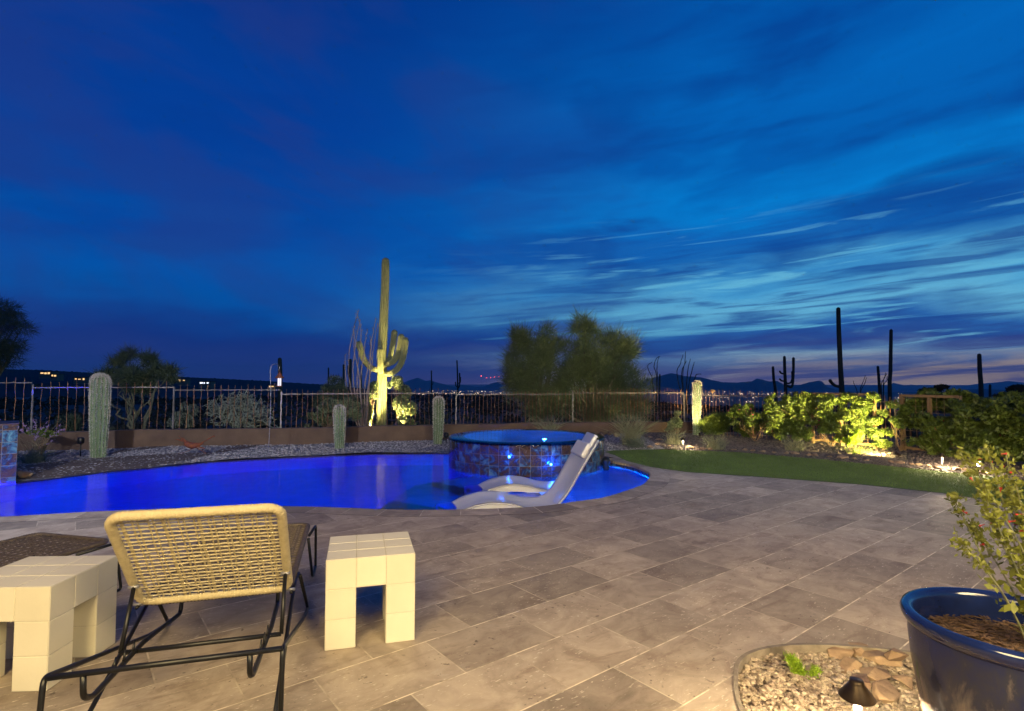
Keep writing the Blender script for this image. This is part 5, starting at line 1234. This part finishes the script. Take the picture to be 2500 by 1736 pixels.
def rosemary():
    b = P(1965, 1665, -.07); root = empty('green_succulent', b, 'bright lime green feathery sprig plant in the planting island gravel', 'plant'); S = []; mb = MB()
    for (px, py) in [(1922, 1600), (1944, 1612), (1932, 1606), (1990, 1632), (1998, 1640), (1960, 1640), (1985, 1660), (1950, 1625), (1978, 1672), (1972, 1650)]:
        t = Q(px, py, b.y+random.Random(px).uniform(-.05, .05)); o = b+Vector(((px-1965)*.0006, 0, .0)); k = 420
        u = rng.random(k)**.8; p = np.array(o)*(1-u[:, None])+np.array(t)*u[:, None]+rng.normal(size=(k, 3))*.007
        d = unit(k)*.017+np.array(t-o)/max(.01, (t-o).length)*.010; S.append(strips(p, d, .0035)); mb.tube([o, t], [.0022, .001], 5)
    fastmesh('needles', np.concatenate(S), 3, M['leaf_bright'], root); mb.build('stem', M['leaf_bright'], root)
rosemary()

# ================================================================== FAR LIGHTS
V = []
def lightbox(cx, cy, cz, s):
    v = np.array([[-1, -1, -1], [1, -1, -1], [1, 1, -1], [-1, 1, -1], [-1, -1, 1], [1, -1, 1], [1, 1, 1], [-1, 1, 1]])*s/2+np.array([cx, cy, cz])
    for f in ((0, 1, 5, 4), (1, 2, 6, 5), (3, 0, 4, 7), (4, 5, 6, 7)): V.append(v[list(f)])
r3 = random.Random(77)
for _ in range(430):
    if r3.random() < .5: az = math.atan((r3.gauss(1120, 75)-1250)/FPX)
    elif r3.random() < .8: az = math.atan((r3.gauss(1800, 100)-1250)/FPX)
    else: az = math.atan((r3.uniform(990, 2300)-1250)/FPX)
    dd = r3.uniform(5200, 13000) if r3.random() < .6 else r3.choice((5600, 7200, 9500))*r3.uniform(.985, 1.015)
    lightbox(dd*math.tan(az), dd, -200+r3.uniform(4, 10), dd*r3.choice((.0003, .0004, .0005, .0008)))
tag(fastmesh('city_lights', np.array(V), 4, M['city_warm']), 'warm and white city lights scattered across the far valley', 'lights', kind='stuff')
for i, (px, py) in enumerate([(1175, 918), (1188, 922.5), (1198, 922), (1207, 921), (1218, 919.5)]):
    d = 17000; t = Q(px, py, d); root = empty('radio_mast', (t.x, t.y, -280), 'distant radio mast with a red beacon above the low mountain', 'mast', 'row of masts with red beacons')
    mb = MB(); mb.tube([(t.x, t.y, -280), (t.x, t.y, t.z)], [3.0, 1.2], 4); mb.build('tower', M['mountain'], root)
    s = 15 if i == 0 else 10; mb = MB(); mb.lathe([(.001, s), (s*.8, s*.55), (s, 0), (s*.8, -s*.55), (.001, -s)], tuple(t), 8); mb.build('beacon', M['red_beacon'], root, True)
# houses with lit windows on the dark ridge
for i, (px, py, w, lab, m_) in enumerate([(112, 911, 26, 'far lit house highest on the dark ridge at the left', 'lit_window'), (132, 917, 12, 'small far lit house just below the highest one on the ridge', 'lit_window'), (76, 942, 13, 'far house with one square lit window low at the left edge', 'lit_window'),
        (196, 925, 26, 'far house with a long row of lit windows left of the tallest fuzzy cactus', 'lit_window'), (295, 923, 13, 'far pair of lit windows right of the tallest fuzzy cactus', 'lit_window'), (443, 929, 16, 'far house with one warm light on the ridge right of the grey green tree', 'lit_window'), (500, 935, 24, 'far building with a cold white strip light on the ridge', 'lit_white'), (664, 943, 14, 'far lit house on the ridge beside the hanging lantern', 'lit_window')]):
    d = 330; q = Q(px, py, d); k = d/FPX; w_ = w*k; root = empty('hill_house', q, lab, 'house'); z0 = q.z
    mb = MB(); mb.box((q.x, q.y+2.5, z0-1.2), (w_*1.25, 5, 3.9)); mb.build('wall', M['house_wall'], root)
    mb = MB(); mb.box((q.x, q.y+2.3, z0+.90), (w_*1.35, 6.2, .3)); mb.build('roof', M['roof'], root)
    r4 = random.Random(i); xx = q.x-w_/2; 
    while xx < q.x+w_/2-.3:
        ww = min(r4.uniform(.7, 2.0), q.x+w_/2-xx); mb = MB(); mb.box((xx+ww/2, q.y-.03, z0+r4.uniform(-.25, .1)), (ww, .06, r4.uniform(.5, 1.1) if i != 2 else 1.5)); mb.build('window', M[m_], root); xx += ww+r4.uniform(.2, 1.4)

# ================================================================== AIR
m, T, b, o = newmat('air'); T.nt.nodes.remove(b); vol = T.n('ShaderNodeVolumePrincipled', i={'Color': (.9, .93, 1, 1), 'Density': 3.0e-5, 'Anisotropy': .0})
T.L.new(vol.outputs[0], o.inputs['Volume'])
mb = MB(); mb.box((0, 15500, -2400), (70000, 36000, 6600)); tag(mb.build('haze', m), kind='stuff')
